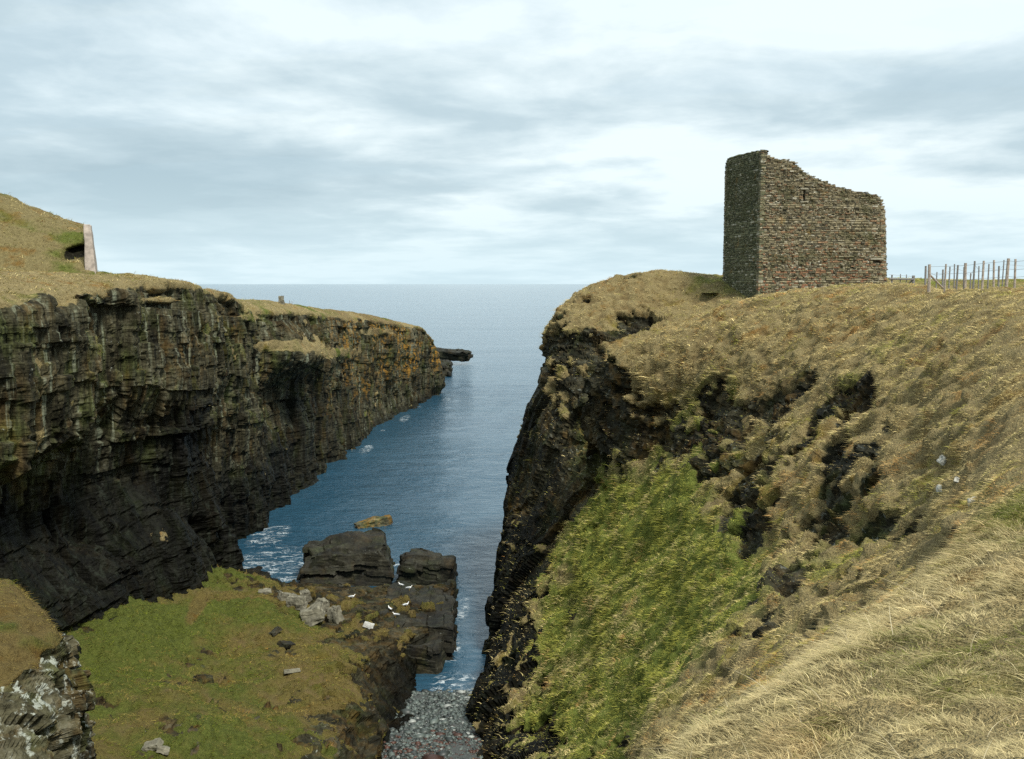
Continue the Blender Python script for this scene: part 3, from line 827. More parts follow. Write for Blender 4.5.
# ---------------------------------------------------------------- beach of cobbles in the throat of the inlet
bx, by = np.linspace(-10, 2, 60), np.linspace(30, 80, 160)
gbch = np.zeros((60, 160, 3))
gbch[..., 0], gbch[..., 1] = bx[:, None], by[None, :]
gbch[..., 2] = np.interp(by, [30, 45, 60, 68, 71, 80], [4.2, 2.4, 1.1, 0.28, 0.0, -1.1])[None, :]
gbch[..., 2] += 0.12 * fbm(gbch, 0.6, 3, 301)
M_SHINGLE = flat_material('dark_wet_shingle', (0.06, 0.065, 0.06), 0.6, 9.0, 0.5, 0.05)
o = mesh_np('beach', gbch.reshape(-1, 3), grid_faces(60, 160), M_SHINGLE, smooth=True)
tag(o, 'small shingle beach at the narrow end of the inlet', 'beach', kind='structure')

# cobbles : far too many to count
ico = bmesh.new()
bmesh.ops.create_icosphere(ico, subdivisions=1, radius=1)
ICV = np.array([v.co[:] for v in ico.verts])
ICF = np.array([[v.index for v in f.verts] for f in ico.faces])
ico.free()
N = 9500
cxp, cyp = rng.uniform(-9, 0, N), rng.uniform(54, 71.6, N)
czp = np.interp(cyp, [30, 45, 60, 68, 71, 80], [4.2, 2.4, 1.1, 0.28, 0.0, -1.1])
sz = np.exp(rng.normal(-2.6, 0.48, N))
ang = rng.uniform(0, 6.28, N)
v = ICV[None] * (1 + 0.25 * rng.normal(size=(N, 12, 1)) * 0.7)
v = v * sz[:, None, None] * np.stack([np.full(N, 1.35), np.full(N, 1.0), np.full(N, 0.62)], -1)[:, None, :]
ca, sa = np.cos(ang)[:, None], np.sin(ang)[:, None]
vx, vy = v[..., 0] * ca - v[..., 1] * sa, v[..., 0] * sa + v[..., 1] * ca
v = np.stack([vx + cxp[:, None], vy + cyp[:, None], v[..., 2] + (czp + 0.25 * sz)[:, None]], -1)
f = (ICF[None] + (np.arange(N) * 12)[:, None, None]).reshape(-1, 3)
tone = rng.uniform(0, 1, N)
wrack = (cyp < 62.2 + rng.normal(0, 0.8, N)) & (rng.uniform(size=N) < 0.42)
cc = np.where((tone < 0.04)[:, None], (0.36, 0.38, 0.35), np.where((tone < 0.6)[:, None], (0.115, 0.14, 0.125), (0.05, 0.06, 0.055)))
cc = np.where((wrack & (tone < 0.75))[:, None], (0.085, 0.036, 0.022), cc)
cc = np.where((wrack & (tone > 0.985))[:, None], (0.38, 0.20, 0.07), cc)
cc = cc * rng.uniform(0.45, 0.95, (N, 1))
cols = np.repeat(np.concatenate([cc, np.ones((N, 1))], 1), 12, 0)
m, t, b = principled('sea_worn_cobble')
t.put(b.inputs['Base Color'], t.n('ShaderNodeAttribute', attribute_name='mask').outputs['Color'])
b.inputs['Roughness'].default_value = 0.5
o = mesh_np('cobbles', v.reshape(-1, 3), f, m, cols, smooth=True)
tag(o, 'grey sea-worn cobbles and red wrack covering the small beach', 'cobbles', kind='stuff')

# ================================================================ placing on the land
ALLV, ALLF, off = [], [], 0
for (g, n_, mk_, nm) in TERRAIN:
    st = 2
    gg = g[::st, ::st]
    ff = grid_faces(gg.shape[0], gg.shape[1]) + off
    ALLV.append(gg.reshape(-1, 3))
    ALLF.append(ff)
    off += gg.shape[0] * gg.shape[1]
BVH = BVHTree.FromPolygons(np.concatenate(ALLV).tolist(), np.concatenate(ALLF).tolist())


def hit(px, py):
    loc, nor, i, dist = BVH.ray_cast(Vector((0, 0, H)), ray(px, py))
    if loc is None:
        return None, None
    if nor.z < 0:
        nor = -nor
    return loc, nor


def ground(x, y, z0=60):
    loc, nor, i, dist = BVH.ray_cast(Vector((x, y, z0)), Vector((0, 0, -1)))
    return loc.z if loc else 0.0


# ================================================================ rocks
def rock_mesh(name, size, mat, seed=0, n=34, bed=0.35, amp=0.16, squash=3.5, taper=0.12, shear=0.0):
    """a bedded block : rounded box, each bed its own outline, chipped"""
    vs, fs = [], []
    lin_ = np.linspace(-1, 1, n)
    u, v_ = np.meshgrid(lin_, lin_, indexing='ij')
    one = np.ones_like(u)
    for ax in range(3):
        for sgn in (-1, 1):
            p = [None] * 3
            p[ax] = one * sgn
            p[(ax + 1) % 3], p[(ax + 2) % 3] = u, v_
            q = np.stack(p, -1)
            k = grid_faces(n, n, flip=(sgn < 0)) + len(vs) * n * n
            vs.append(q.reshape(-1, 3))
            fs.append(k)
    p = np.concatenate(vs)
    f = np.concatenate(fs)
    r = (np.abs(p) ** squash).sum(-1) ** (1 / squash)
    p = p / r[:, None] * 1.12
    p = np.clip(p, -1, 1)
    sx, sy, sz_ = [k / 2 for k in size]
    w_ = p * (sx, sy, sz_)
    off_ = seed * 13.7
    q = w_ + off_
    layer = np.floor((w_[:, 2] + 0.12 * w_[:, 0] + 0.15 * fbm(q, 0.5, 2, seed)) / bed)
    th = np.floor(np.arctan2(p[:, 1], p[:, 0]) / 6.283 * 9 + hsh(layer, seed=seed) * 5)
    k = 1 + amp * (hsh(layer, th, seed=seed + 3) - 0.5) * 1.6 + amp * 0.9 * (hsh(th, seed=seed + 4) - 0.5)
    k = k * (1 - taper * (p[:, 2] + 1))
    w_[:, 0] *= k
    w_[:, 1] *= k
    w_[:, 0] += shear * w_[:, 2]
    mn = min(size)
    w_ += (p / (np.linalg.norm(p, axis=1, keepdims=True) + 1e-6)) * (0.16 * mn * fbm(q, 1.1 / max(mn, .3), 3, seed + 6))[:, None]
    tb = np.floor(p[:, 0] * 2.3 + hsh(np.floor(p[:, 1] * 2.1), seed=seed + 8) * 3)
    w_[:, 2] += np.where(p[:, 2] > 0.6, 0.22 * sz_ * (hsh(tb, np.floor(p[:, 1] * 2.1), seed=seed + 7) - 0.6), 0)
    o = mesh_np(name, w_, f, mat, smooth=False)
    return o


def put_rock(px, py, Y, size, mat, rot=(0, 0, 0), name='boulder', sink=0.25, seed=0, label='', cat='boulder', group=None, z=None, **kw):
    o = rock_mesh(name, size, mat, seed, **kw)
    if z is None:
        loc, nor = hit(px, py)
        if loc is None:
            loc = Vector(P(px, py, Y))
        loc = loc + Vector((0, 0, size[2] * (0.5 - sink)))
    else:
        p = P(px, py, Y)
        loc = Vector((p[0], p[1], z))
    o.location = loc
    o.rotation_euler = rot
    tag(o, label, cat, group)
    return o


put_rock(346, 570, 100, (10.0, 8, 5.6), M_BLACKROCK, (0, -0.05, 0.15), 'sea_rock', z=0.75, seed=1, n=60, bed=0.55, amp=0.13, squash=5.5, taper=0.13,
         label='broad black hump of rock standing in the surf beyond the mossy shelf', cat='sea rock')
put_rock(427, 572, 99, (5.7, 5.2, 4.2), M_BLACKROCK, (0, 0.03, -0.05), 'sea_rock', z=0.25, seed=2, n=50, bed=0.6, amp=0.10, squash=5, taper=0.06,
         label='square flat-topped black rock at the outer corner of the shelf', cat='sea rock')
put_rock(418, 606, 84, (6.4, 13.0, 3.4), M_BLACKROCK, (0, 0.02, 0.04), 'rock_ledge', z=0.85, seed=4, n=70, bed=0.45, amp=0.07, squash=7, taper=0.03,
         label='long flat black ledge above the water where white gulls stand', cat='rock ledge')
put_rock(422, 640, 77, (3.6, 5.0, 3.4), M_BLACKROCK, (0, 0.0, -0.1), 'rock_ledge', z=0.3, seed=5, n=50, bed=0.5, amp=0.10, squash=5, taper=0.06,
         label='stepped dark block below the gull ledge, nearest the cobble beach', cat='rock ledge')
put_rock(373, 526, 122, (4.6, 1.2, 1.0), M_SLABROCK, (0.1, -0.16, 0.42), 'rock_slab', z=0.35, seed=6, n=30, bed=0.3, amp=0.06, squash=8, taper=0.02,
         label='tilted brown slab of rock lying alone in the water', cat='rock slab')
put_rock(450, 355, 372, (13.5, 12, 3.4), M_BLACKROCK, (0, 0.06, 0.0), 'skerry', z=3.6, seed=8, n=40, bed=1.0, amp=0.2, squash=5, taper=-0.05,
         label='low dark skerry off the tip of the far cliff', cat='skerry')
put_rock(440, 362, 330, (9.0, 20, 7.0), M_BLACKROCK, (0, 0.1, 0.0), 'skerry', z=1.2, seed=9, n=40, bed=1.2, amp=0.14, squash=3.6, taper=0.14,
         label='dark rock platform joining the far cliff tip to the low skerry', cat='skerry')

blk = [(287, 601, (1.6, 1.0, .9), 'flat grey block at the upper end of the row of fallen blocks'),
       (297, 607, (1.9, .9, 1.3), 'leaning grey slab beside the square block among the fallen blocks'),
       (313, 622, (2.2, 1.5, 1.6), 'square pale block, largest of the fallen blocks on the shelf'),
       (322, 613, (1.2, 1.3, 1.6), 'upright dark block behind the square pale block'),
       (335, 620, (1.1, 1.1, 1.5), 'upright dark block at the lower end of the row, next to the ledge'),
       (306, 600, (1.0, .8, 1.1), 'small upright brown stone at the back of the fallen blocks'),
       (369, 627, (.95, .6, .5), 'single white boulder lying apart on the turf by the gull ledge'),
       (265, 594, (1.4, .8, .5), 'low grey slab in the turf near the cliff end of the shelf'),
       (275, 633, (1.2, .7, .35), 'dark slab of flagstone sunk in the green turf above its neighbour'),
       (287, 646, (1.5, .8, .35), 'long dark flagstone slab sunk in the green turf, lower of two'),
       (292, 672, (1.2, .4, .25), 'thin grey stone lying alone on the middle of the green turf'),
       (152, 748, (1.0, .6, .35), 'grey slab in the turf at the bottom edge of the shelf'),
       (163, 752, (.7, .5, .35), 'smaller grey stone touching the slab at the bottom of the shelf')]
M_WHITEROCK = flat_material('bleached_stone', (0.50, 0.50, 0.47), 0.8, 5, 0.3, 0.03)
for i, (px, py, sz3, lb) in enumerate(blk):
    put_rock(px, py, 85, tuple(0.82 * q for q in sz3), M_WHITEROCK if i == 6 else (M_BLACKROCK if i in (8, 9) else M_GREYROCK),
             (0.25 * math.sin(i * 3), 0.35 * math.sin(i * 2.1 + 1), 0.5 + 0.6 * math.sin(i * 5)), 'boulder', 0.12, 20 + i, lb, 'boulder', 'fallen blocks on the mossy shelf',
             n=16, bed=0.3, amp=0.08, squash=7, taper=0.04)

M_PALEROCK = flat_material('lichened_pale_stone', (0.40, 0.385, 0.33), 0.9, 9, 0.55, 0.04)
wst = [(945, 462, .34, 'biggest white stone on the grassy slope, highest of the four'), (957, 481, .20, 'small white stone just under the biggest white stone'),
       (942, 490, .26, 'white stone at the top of the black rock patch on the slope'), (973, 503, .22, 'lone white stone set lowest and farthest out in the grass')]
for i, (px, py, k, lb) in enumerate(wst):
    put_rock(px, py, 38, (k * .95, k * .7, k * .7), M_PALEROCK, (0.2, 0.3, i), 'stone', 0.34, 60 + i, lb, 'stone', 'white stones on the grassy slope', n=12, bed=0.2, amp=0.1, squash=4)

# ================================================================ ruined tower
tower = bpy.data.objects.new('ruined_tower', None)
COL.objects.link(tower)
CORNER = Vector((20.85, 85.0, 0))
PHI = R(12)
tower.location = (CORNER.x, CORNER.y, 27.4)
tower.rotation_euler = (0, 0, PHI)
tag(tower, 'roofless ruined stone tower with one slit window and a ragged sloping top', 'tower')
TZ = 27.4
L1, L2, TH = 12.3, 7.3, 1.7
# height of the wall head along the front (local x) and along the left side (local y), metres above the tower's base
top_front = lambda x: np.interp(x, [0, 0.3, 0.5, 0.75, 2.9, 3.3, 3.8, 4.6, 6.0, 7.0, 8.6, 9.9, 10.8, 11.4, 11.8, 12.05, 12.3],
                                [13.7, 13.8, 13.7, 13.15, 12.95, 12.6, 12.2, 11.75, 11.3, 10.95, 10.6, 10.4, 10.3, 9.9, 8.6, 7.2, 5.6])
top_left = lambda y: np.interp(y, [0, 1.5, 5.5, 6.8, 7.3], [13.7, 13.8, 14.0, 13.9, 13.2])
top_back = lambda x: np.interp(x, [0, 1.0, 2.0, 3.0, 12.3], [12.9, 11.0, 8.0, 4.5, 3.0])
top_right = lambda y: np.interp(y, [0, .8, 1.7, 3, 7.3], [9.0, 7.5, 5.5, 3.5, 3.0])
SLIT = (4.0, 9.55, 0.22, 0.95)        # x, z of the foot, width, height
NICHE = (11.0, 4.35, 0.6, 0.3)


def stone_boxes(kind):
    """one wythe of coursed rubble on the face 'front','left','back','right' ; returns verts, faces, colours"""
    V, Fc, Cl = [], [], []
    length = {'front': L1, 'back': L1, 'left': L2, 'right': L2}[kind]
    topf = {'front': top_front, 'left': top_left, 'back': top_back, 'right': top_right}[kind]
    z = -0.6
    rr = random.Random({'front': 1, 'left': 2, 'back': 3, 'right': 4}[kind])
    while z < 14.4:
        hgt = rr.choice((0.07, 0.085, 0.10, 0.115, 0.14, 0.18))
        x = -0.02 + rr.uniform(0, 0.02)
        while x < length:
            wd = hgt * rr.choice((rr.uniform(1.0, 2.2), rr.uniform(1.2, 4.0)))
            wd = min(wd, length - x + rr.uniform(-0.02, 0.06))
            xm = x + wd / 2
            hh = hgt * rr.uniform(0.82, 1.06) - 0.014
            xt = length - xm if kind in ('left', 'back') else xm
            t_ = float(topf(min(max(xt, 0), length))) + rr.uniform(-0.09, 0.09)
            inset = 0.0
            skip = z + hgt > t_
            if kind == 'front':
                # ragged, slightly battered right-hand end
                lim = length - 0.075 * max(z, 0) * 0.9 + rr.uniform(-0.10, 0.10)
                if x + wd > lim:
                    wd = lim - x
                if wd < 0.08:
                    skip = True
                if abs(xm - SLIT[0]) < SLIT[2] / 2 + wd / 2 and SLIT[1] < z + hgt / 2 < SLIT[1] + SLIT[3]:
                    a0, a1 = x, x + wd
                    if xm < SLIT[0]:
                        a1 = SLIT[0] - SLIT[2] / 2
                    else:
                        a0 = SLIT[0] + SLIT[2] / 2
                    if a1 - a0 < 0.08:
                        skip = True
                    else:
                        x0_, w0_ = a0, a1 - a0
                        if not skip:
                            add_stone(V, Fc, Cl, kind, x0_, w0_, z, hh, rr, length)
                        skip = True
                if abs(xm - NICHE[0]) < NICHE[2] / 2 + wd / 2 - 0.1 and NICHE[1] < z + hgt / 2 < NICHE[1] + NICHE[3]:
                    skip = True
            if not skip:
                add_stone(V, Fc, Cl, kind, x, wd - 0.014, z, hh, rr, length)
            x += max(wd, 0.1)
        z += hgt
    return V, Fc, Cl


def add_stone(V, Fc, Cl, kind, x, wd, z, hh, rr, length):
    pr_ = abs(rr.gauss(0.02, 0.035 if kind == 'front' else 0.02))
    depth = 0.42
    lump = rr.random()
    if lump < 0.05 and kind == 'front':
        pr_ += 0.08
    j = lambda a: rr.uniform(-a, a)
    b_ = len(V)
    bev = min(0.035, hh * 0.25)
    # face ring (bevelled), then rim, then back
    face = [(x + bev + j(.012), -pr_, z + bev + j(.012)), (x + wd - bev + j(.012), -pr_ + j(.015), z + bev + j(.012)), (x + wd - bev + j(.012), -pr_ + j(.015), z + hh - bev + j(.012)), (x + bev + j(.012), -pr_ + j(.015), z + hh - bev + j(.012))]
    rim = [(x, -pr_ + .03, z), (x + wd, -pr_ + .03, z), (x + wd, -pr_ + .03, z + hh), (x, -pr_ + .03, z + hh)]
    back = [(x, depth, z), (x + wd, depth, z), (x + wd, depth, z + hh), (x, depth, z + hh)]
    for q in face + rim + back:
        if kind == 'front':
            V.append(q)
        elif kind == 'left':       # outward -x ; runs along y from the far corner to the near one
            V.append((q[1], length - q[0], q[2]))
        elif kind == 'back':
            V.append((length - q[0], L2 - q[1], q[2]))
        else:
            V.append((L1 - 0.0675 * max(q[2], 0) - 0.05 - q[1], q[0], q[2]))
    Fc.append((b_, b_ + 1, b_ + 2, b_ + 3))
    for k in range(4):
        k2 = (k + 1) % 4
        Fc.append((b_ + 4 + k, b_ + 4 + k2, b_ + k2, b_ + k))
        Fc.append((b_ + 8 + k, b_ + 8 + k2, b_ + 4 + k2, b_ + 4 + k))
    # colour of the stone : brown, grey, olive, some pale, redder low down
    low = max(0, 1 - max(z, 0) / 6.5)
    r_ = rr.random()
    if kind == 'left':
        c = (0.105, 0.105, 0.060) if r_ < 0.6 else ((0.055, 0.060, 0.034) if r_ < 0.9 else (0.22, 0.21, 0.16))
    elif r_ < 0.10 + 0.24 * low:
        c = (0.155 + 0.03 * low, 0.100 - 0.012 * low, 0.058 - 0.008 * low)
    elif r_ < 0.62:
        c = (0.155, 0.132, 0.082)
    elif r_ < 0.84:
        c = (0.070, 0.062, 0.042)
    elif r_ < 0.975:
        c = (0.215, 0.19, 0.135)
    else:
        c = (0.29, 0.27, 0.21)
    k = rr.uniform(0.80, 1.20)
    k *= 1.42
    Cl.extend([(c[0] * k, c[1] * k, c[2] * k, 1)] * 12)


m, t, b = principled('coursed_rubble')
at = t.n('ShaderNodeAttribute', attribute_name='mask')
pos = t.n('ShaderNodeTexCoord').outputs['Object']
n1 = t.noise(pos, 0.55, 5, 0.65)
n2 = t.noise(pos, 5.0, 5, 0.65)
colr = t.mix(1.0, at.outputs['Color'], t.ramp(n2, [(0.3, 0.55), (0.7, 1.4)]), 'MULTIPLY')
colr = t.mix(t.math('MULTIPLY', t.smooth(n1, 0.50, 0.66), 0.65), colr, t.mix(n2, (0.035, 0.042, 0.016), (0.12, 0.12, 0.05)))
n4 = t.noise(t.map(pos, (1, 1, 1), loc=(5, 5, 5)), 0.9, 5, 0.65)
colr = t.mix(t.math('MULTIPLY', t.smooth(n4, 0.60, 0.70), 0.5), colr, (0.30, 0.19, 0.06))
t.put(b.inputs['Base Color'], colr)
b.inputs['Roughness'].default_value = 0.9
b.inputs['Specular IOR Level'].default_value = 0.2
t.put(b.inputs['Normal'], t.bump(n2, 0.7, 0.05))
M_RUBBLE = m
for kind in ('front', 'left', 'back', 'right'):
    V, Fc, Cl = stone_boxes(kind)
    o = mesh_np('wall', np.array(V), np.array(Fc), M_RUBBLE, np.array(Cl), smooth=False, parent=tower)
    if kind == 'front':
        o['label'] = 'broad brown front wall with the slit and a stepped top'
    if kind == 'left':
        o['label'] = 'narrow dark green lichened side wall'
# rubble hearting between the two faces : columns of masonry, left open at the slit
M_CORE = flat_material('mortared_hearting', (0.17, 0.145, 0.10), 0.95, 4, 0.5, 0.05)


def heart(kind):
    V, Fc = [], []

    def box(x0, x1, y0, y1, z0, z1):
        b_ = len(V)
        for (x, y, z) in ((x0, y0, z0), (x1, y0, z0), (x1, y1, z0), (x0, y1, z0), (x0, y0, z1), (x1, y0, z1), (x1, y1, z1), (x0, y1, z1)):
            V.append((x, y, z))
        for q in ((0, 3, 2, 1), (4, 5, 6, 7), (0, 1, 5, 4), (1, 2, 6, 5), (2, 3, 7, 6), (3, 0, 4, 7)):
            Fc.append(tuple(b_ + k for k in q))
    rr = random.Random(5)
    if kind == 'front':
        x = 0.1
        while x < L1 - 0.45:
            if abs(x - (SLIT[0] - SLIT[2] / 2)) < 0.42 and x < SLIT[0] - SLIT[2] / 2:
                w2 = SLIT[0] - SLIT[2] / 2 - x
            elif abs(x - (SLIT[0] - SLIT[2] / 2)) < 1e-6:
                w2 = SLIT[2]
            else:
                w2 = 0.4
            tz = min(float(top_front(x + w2 / 2)) - 0.18 + rr.uniform(-.1, .1), (L1 - x - w2 - 0.12) / 0.0675)
            if abs(x - (SLIT[0] - SLIT[2] / 2)) < 1e-6:
                box(x, x + w2, 0.06, TH, -0.6, SLIT[1])
                box(x, x + w2, 0.06, TH, SLIT[1] + SLIT[3], tz)
            else:
                y0 = 0.5 if abs(x + w2 / 2 - NICHE[0]) < 0.62 else 0.06
                if y0 > 0.3:
                    box(x, x + w2, 0.06, y0 - 0.002, -0.6, NICHE[1] - 0.02)
                    box(x, x + w2, 0.06, y0 - 0.002, NICHE[1] + NICHE[3] + .02, tz - 0.02)
                box(x, x + w2, y0, TH, -0.6, tz)
            x += w2
    elif kind == 'left':
        y = TH + 0.003
        while y < L2 - 0.3:
            w2 = 0.45
            box(0.06, 0.72, y, y + w2, -0.6, float(top_left(y)) - 0.2 + rr.uniform(-.1, .1))
            y += w2
    elif kind == 'back':
        x = TH + 0.003
        while x < L1 - 0.3:
            box(x, x + 0.45, L2 - TH, L2 - 0.06, -0.6, float(top_back(x)) - 0.2)
            x += 0.45
    else:
        y = TH + 0.003
        while y < L2 - TH - 0.3:
            box(L1 - TH, L1 - 0.55, y, y + 0.45, -0.6, float(top_right(y)) - 0.2)
            y += 0.45
    return V, Fc


for kind in ('front', 'left', 'back', 'right'):
    V, Fc = heart(kind)
    mesh_np('wall_core', np.array(V, float), np.array(Fc), M_CORE, smooth=False, parent=tower)
# fallen and loose stones on the wall head, turf on top of the side wall
V, Fc, Cl = [], [], []
rr = random.Random(9)
for i in range(330):
    x = rr.uniform(0.1, 11.3)
    y = rr.uniform(0.25, TH)
    s_ = rr.uniform(0.10, 0.26)
    z = float(top_front(x)) - 0.22 + rr.uniform(0, 0.12)
    a_ = rr.uniform(0, 3.14)
    b_ = len(V)
    for (dx, dy, dz) in ((-1, -.7, -.5), (1, -.7, -.5), (1, .7, -.5), (-1, .7, -.5), (-.8, -.6, .5), (.8, -.6, .5), (.8, .6, .5), (-.8, .6, .5)):
        V.append((x + s_ * (dx * math.cos(a_) - dy * math.sin(a_)), y + s_ * (dx * math.sin(a_) + dy * math.cos(a_)), z + s_ * dz + rr.uniform(-.02, .02)))
    for q in ((0, 3, 2, 1), (4, 5, 6, 7), (0, 1, 5, 4), (1, 2, 6, 5), (2, 3, 7, 6), (3, 0, 4, 7)):
        Fc.append(tuple(b_ + k for k in q))
    c = (0.40, 0.38, 0.32) if (0.9 < x < 3.2 and rr.random() < 0.6) else rr.choice(((0.17, 0.14, 0.09), (0.10, 0.09, 0.06), (0.24, 0.21, 0.15)))
    Cl.extend([(*c, 1)] * 8)
mesh_np('wall_head', np.array(V), np.array(Fc), M_RUBBLE, np.array(Cl), smooth=False, parent=tower)
gy = np.linspace(0.05, L2 - 0.05, 50)
gx = np.linspace(0.0, 0.72, 16)
tg = np.zeros((16, 50, 3))
tg[..., 0], tg[..., 1] = gx[:, None], gy[None, :]
tg[..., 2] = top_left(gy)[None, :] - 0.18 + 0.16 * np.sin(np.linspace(0, math.pi, 16))[:, None]
tg[..., 2] += 0.10 * fbm(tg, 1.6, 3, 401)
M_MOSS = flat_material('wall_top_moss', (0.07, 0.085, 0.03), 0.95, 7, 0.6, 0.05)
mesh_np('turf_cap', tg.reshape(-1, 3), grid_faces(16, 50), M_MOSS, smooth=True, parent=tower)
# lintel over the niche
def box_mesh(name, size, loc, mat, parent=None, rot=(0, 0, 0), bevel=0.02, seg=1):
    bm = bmesh.new()
    bmesh.ops.create_cube(bm, size=1)
    bmesh.ops.scale(bm, vec=size, verts=bm.verts)
    if bevel:
        bmesh.ops.bevel(bm, geom=bm.edges[:], offset=bevel, segments=seg, affect='EDGES')
    me = bpy.data.meshes.new(name)
    bm.to_mesh(me)
    bm.free()
    me.materials.append(mat)
    o = bpy.data.objects.new(name, me)
    COL.objects.link(o)
    o.location, o.rotation_euler = loc, rot
    if parent:
        o.parent = parent
    return o


box_mesh('lintel', (1.25, 0.5, 0.16), (NICHE[0], 0.16, NICHE[1] + NICHE[3] + 0.06), flat_material('pale_flagstone', (0.26, 0.24, 0.18), 0.9, 5, .3), tower)
box_mesh('lintel', (0.8, 0.46, 0.14), (SLIT[0], 0.14, SLIT[1] + SLIT[3] + 0.08), bpy.data.materials['pale_flagstone'], tower)
box_mesh('sill', (0.75, 0.46, 0.12), (SLIT[0], 0.14, SLIT[1] - 0.07), bpy.data.materials['pale_flagstone'], tower)

# ================================================================ concrete wall end on the mound, marker pillar
M_CONC = flat_material('pinkish_concrete', (0.35, 0.295, 0.25), 0.85, 2.2, 0.35, 0.04)
M_CONCW = flat_material('whitewashed_concrete', (0.72, 0.70, 0.66), 0.8, 2.5, 0.15, 0.02)
bm = bmesh.new()
sh = 0.40                              # the wall runs back almost along the sight line
yb0, yb1, zb_, zt_ = 80.8, 94.0, 29.0, 34.75
pL0, pR0 = P(85, 270, yb0)[0], P(97.5, 270, yb0)[0]
pLt, pRt = P(84, 226, yb0 + 1.2)[0], P(90.5, 226, yb0 + 1.2)[0]
dx_ = -sh * (yb1 - yb0)
vv = [bm.verts.new(p) for p in ((pL0, yb0, zb_), (pR0, yb0, zb_), (pR0 + dx_, yb1, zb_), (pL0 + dx_, yb1, zb_), (pLt, yb0 + 1.2, zt_), (pRt, yb0 + 1.2, zt_), (pRt - sh * 12.2, yb1, zt_ + .5), (pLt - sh * 12.2, yb1, zt_ + .5))]
for q in ((0, 3, 2, 1), (4, 5, 6, 7), (0, 1, 5, 4), (1, 2, 6, 5), (2, 3, 7, 6), (3, 0, 4, 7)):
    bm.faces.new([vv[k] for k in q])
bmesh.ops.subdivide_edges(bm, edges=bm.edges[:], cuts=7, use_grid_fill=True)
bmesh.ops.bevel(bm, geom=[e for e in bm.edges if len(e.link_faces) == 2 and e.calc_face_angle() > 1], offset=0.05, segments=1, affect='EDGES')
for vtx in bm.verts:
    q = np.array(vtx.co[:])[None]
    vtx.co += Vector((float(fbm(q, 1.3, 3, 5)[0]), float(fbm(q, 1.3, 3, 6)[0]), float(fbm(q, 1.3, 3, 7)[0]))) * 0.07
me = bpy.data.meshes.new('concrete_wall')
bm.to_mesh(me)
bm.free()
me.materials.append(M_CONC)
cw = bpy.data.objects.new('concrete_wall', me)
COL.objects.link(cw)
tag(cw, 'pinkish weathered concrete wall closing the end of the turf mound', 'wall')

pp = P(283, 296, 128)
hp_ = next((q[0] for q in (hit(283, y_) for y_ in range(294, 330)) if q[0] is not None and 90 < q[0].y < 190), None)
pp = hp_ if hp_ is not None else Vector(pp)
gz = pp.z
pil = rock_mesh('stone_pillar', (0.75, 0.7, 1.4), M_GREYROCK, 90, 14, 0.3, 0.06, 8, 0.02)
pil.location = (pp[0], pp[1] - 0.9, ground(pp[0], pp[1] - 0.9) + 0.5)
tag(pil, 'small square stone pillar standing on the far cliff edge', 'pillar')

# ================================================================ fences
M_POST = flat_material('weathered_post_wood', (0.36, 0.30, 0.25), 0.85, 9, 0.35, 0.01)
M_POSTG = flat_material('silvery_post_wood', (0.20, 0.19, 0.18), 0.85, 9, 0.35, 0.01)
M_WIRE = flat_material('galvanised_wire', (0.28, 0.28, 0.28), 0.5, 20, 0.1, 0.0)


def tube(name, pts, rad, mat, parent=None, sides=8, taper=1.0, lump=0.0, closed_top=True):
    V, Fc = [], []
    pts = [Vector(p) for p in pts]
    for i, p in enumerate(pts):
        dr = (pts[min(i + 1, len(pts) - 1)] - pts[max(i - 1, 0)]).normalized()
        a_ = dr.orthogonal().normalized() if abs(dr.z) < 0.9 else Vector((1, 0, 0))
        a_ = (a_ - dr * a_.dot(dr)).normalized()
        b_ = dr.cross(a_)
        k = 1 + (taper - 1) * i / max(len(pts) - 1, 1)
        for q in range(sides):
            an = 2 * math.pi * q / sides
            rr_ = rad * k * (1 + lump * math.sin(q * 2.3 + i * 1.7))
            V.append(p + a_ * math.cos(an) * rr_ + b_ * math.sin(an) * rr_)
    for i in range(len(pts) - 1):
        for q in range(sides):
            q2 = (q + 1) % sides
            Fc.append((i * sides + q, i * sides + q2, (i + 1) * sides + q2, (i + 1) * sides + q))
    me = bpy.data.meshes.new(name)
    ends = [tuple(range(sides))[::-1], tuple(range((len(pts) - 1) * sides, len(pts) * sides))]
    me.from_pydata([v[:] for v in V], [], Fc + ends)
    me.materials.append(mat)
    o = bpy.data.objects.new(name, me)
    COL.objects.link(o)
    if parent:
        o.parent = parent
    return o


def fence(name, posts, mat, rad, wires, label, strut=None):
    """posts : (px, top py, Y)"""
    tops = [Vector(P(px, py, Y)) for px, py, Y in posts]
    base = Vector((tops[0].x, tops[0].y, ground(tops[0].x, tops[0].y)))
    root = bpy.data.objects.new(name, None)
    COL.objects.link(root)
    root.location = base
    tag(root, label, 'fence')
    feet = []
    for i, tp in enumerate(tops):
        gz_ = ground(tp.x, tp.y) - 0.3
        lean = Vector((0.05 * math.sin(i * 2.7), 0.05 * math.cos(i * 1.9), 0))
        r_ = rad * (1.35 if i == 0 else 1.0 + 0.25 * math.sin(i * 4.1))
        foot = Vector((tp.x, tp.y, min(gz_, tp.z - 1.0))) - lean
        tube('post', [foot - base, (foot.lerp(tp, 0.5)) - base, tp - base], r_, mat, root, 8, 0.92, 0.08)
        feet.append(foot)
    for k in wires:
        pts = []
        for tp in tops:
            g_ = tp.z - k
            pts.append(Vector((tp.x, tp.y - rad, g_)) - base)
        tube('wire', pts, 0.008, M_WIRE, root, 5)
    if strut:
        a_, b_ = Vector(P(*strut[0])), Vector(P(*strut[1]))
        tube('strut', [a_ - base, b_ - base], rad * 0.8, mat, root, 8)
    return root


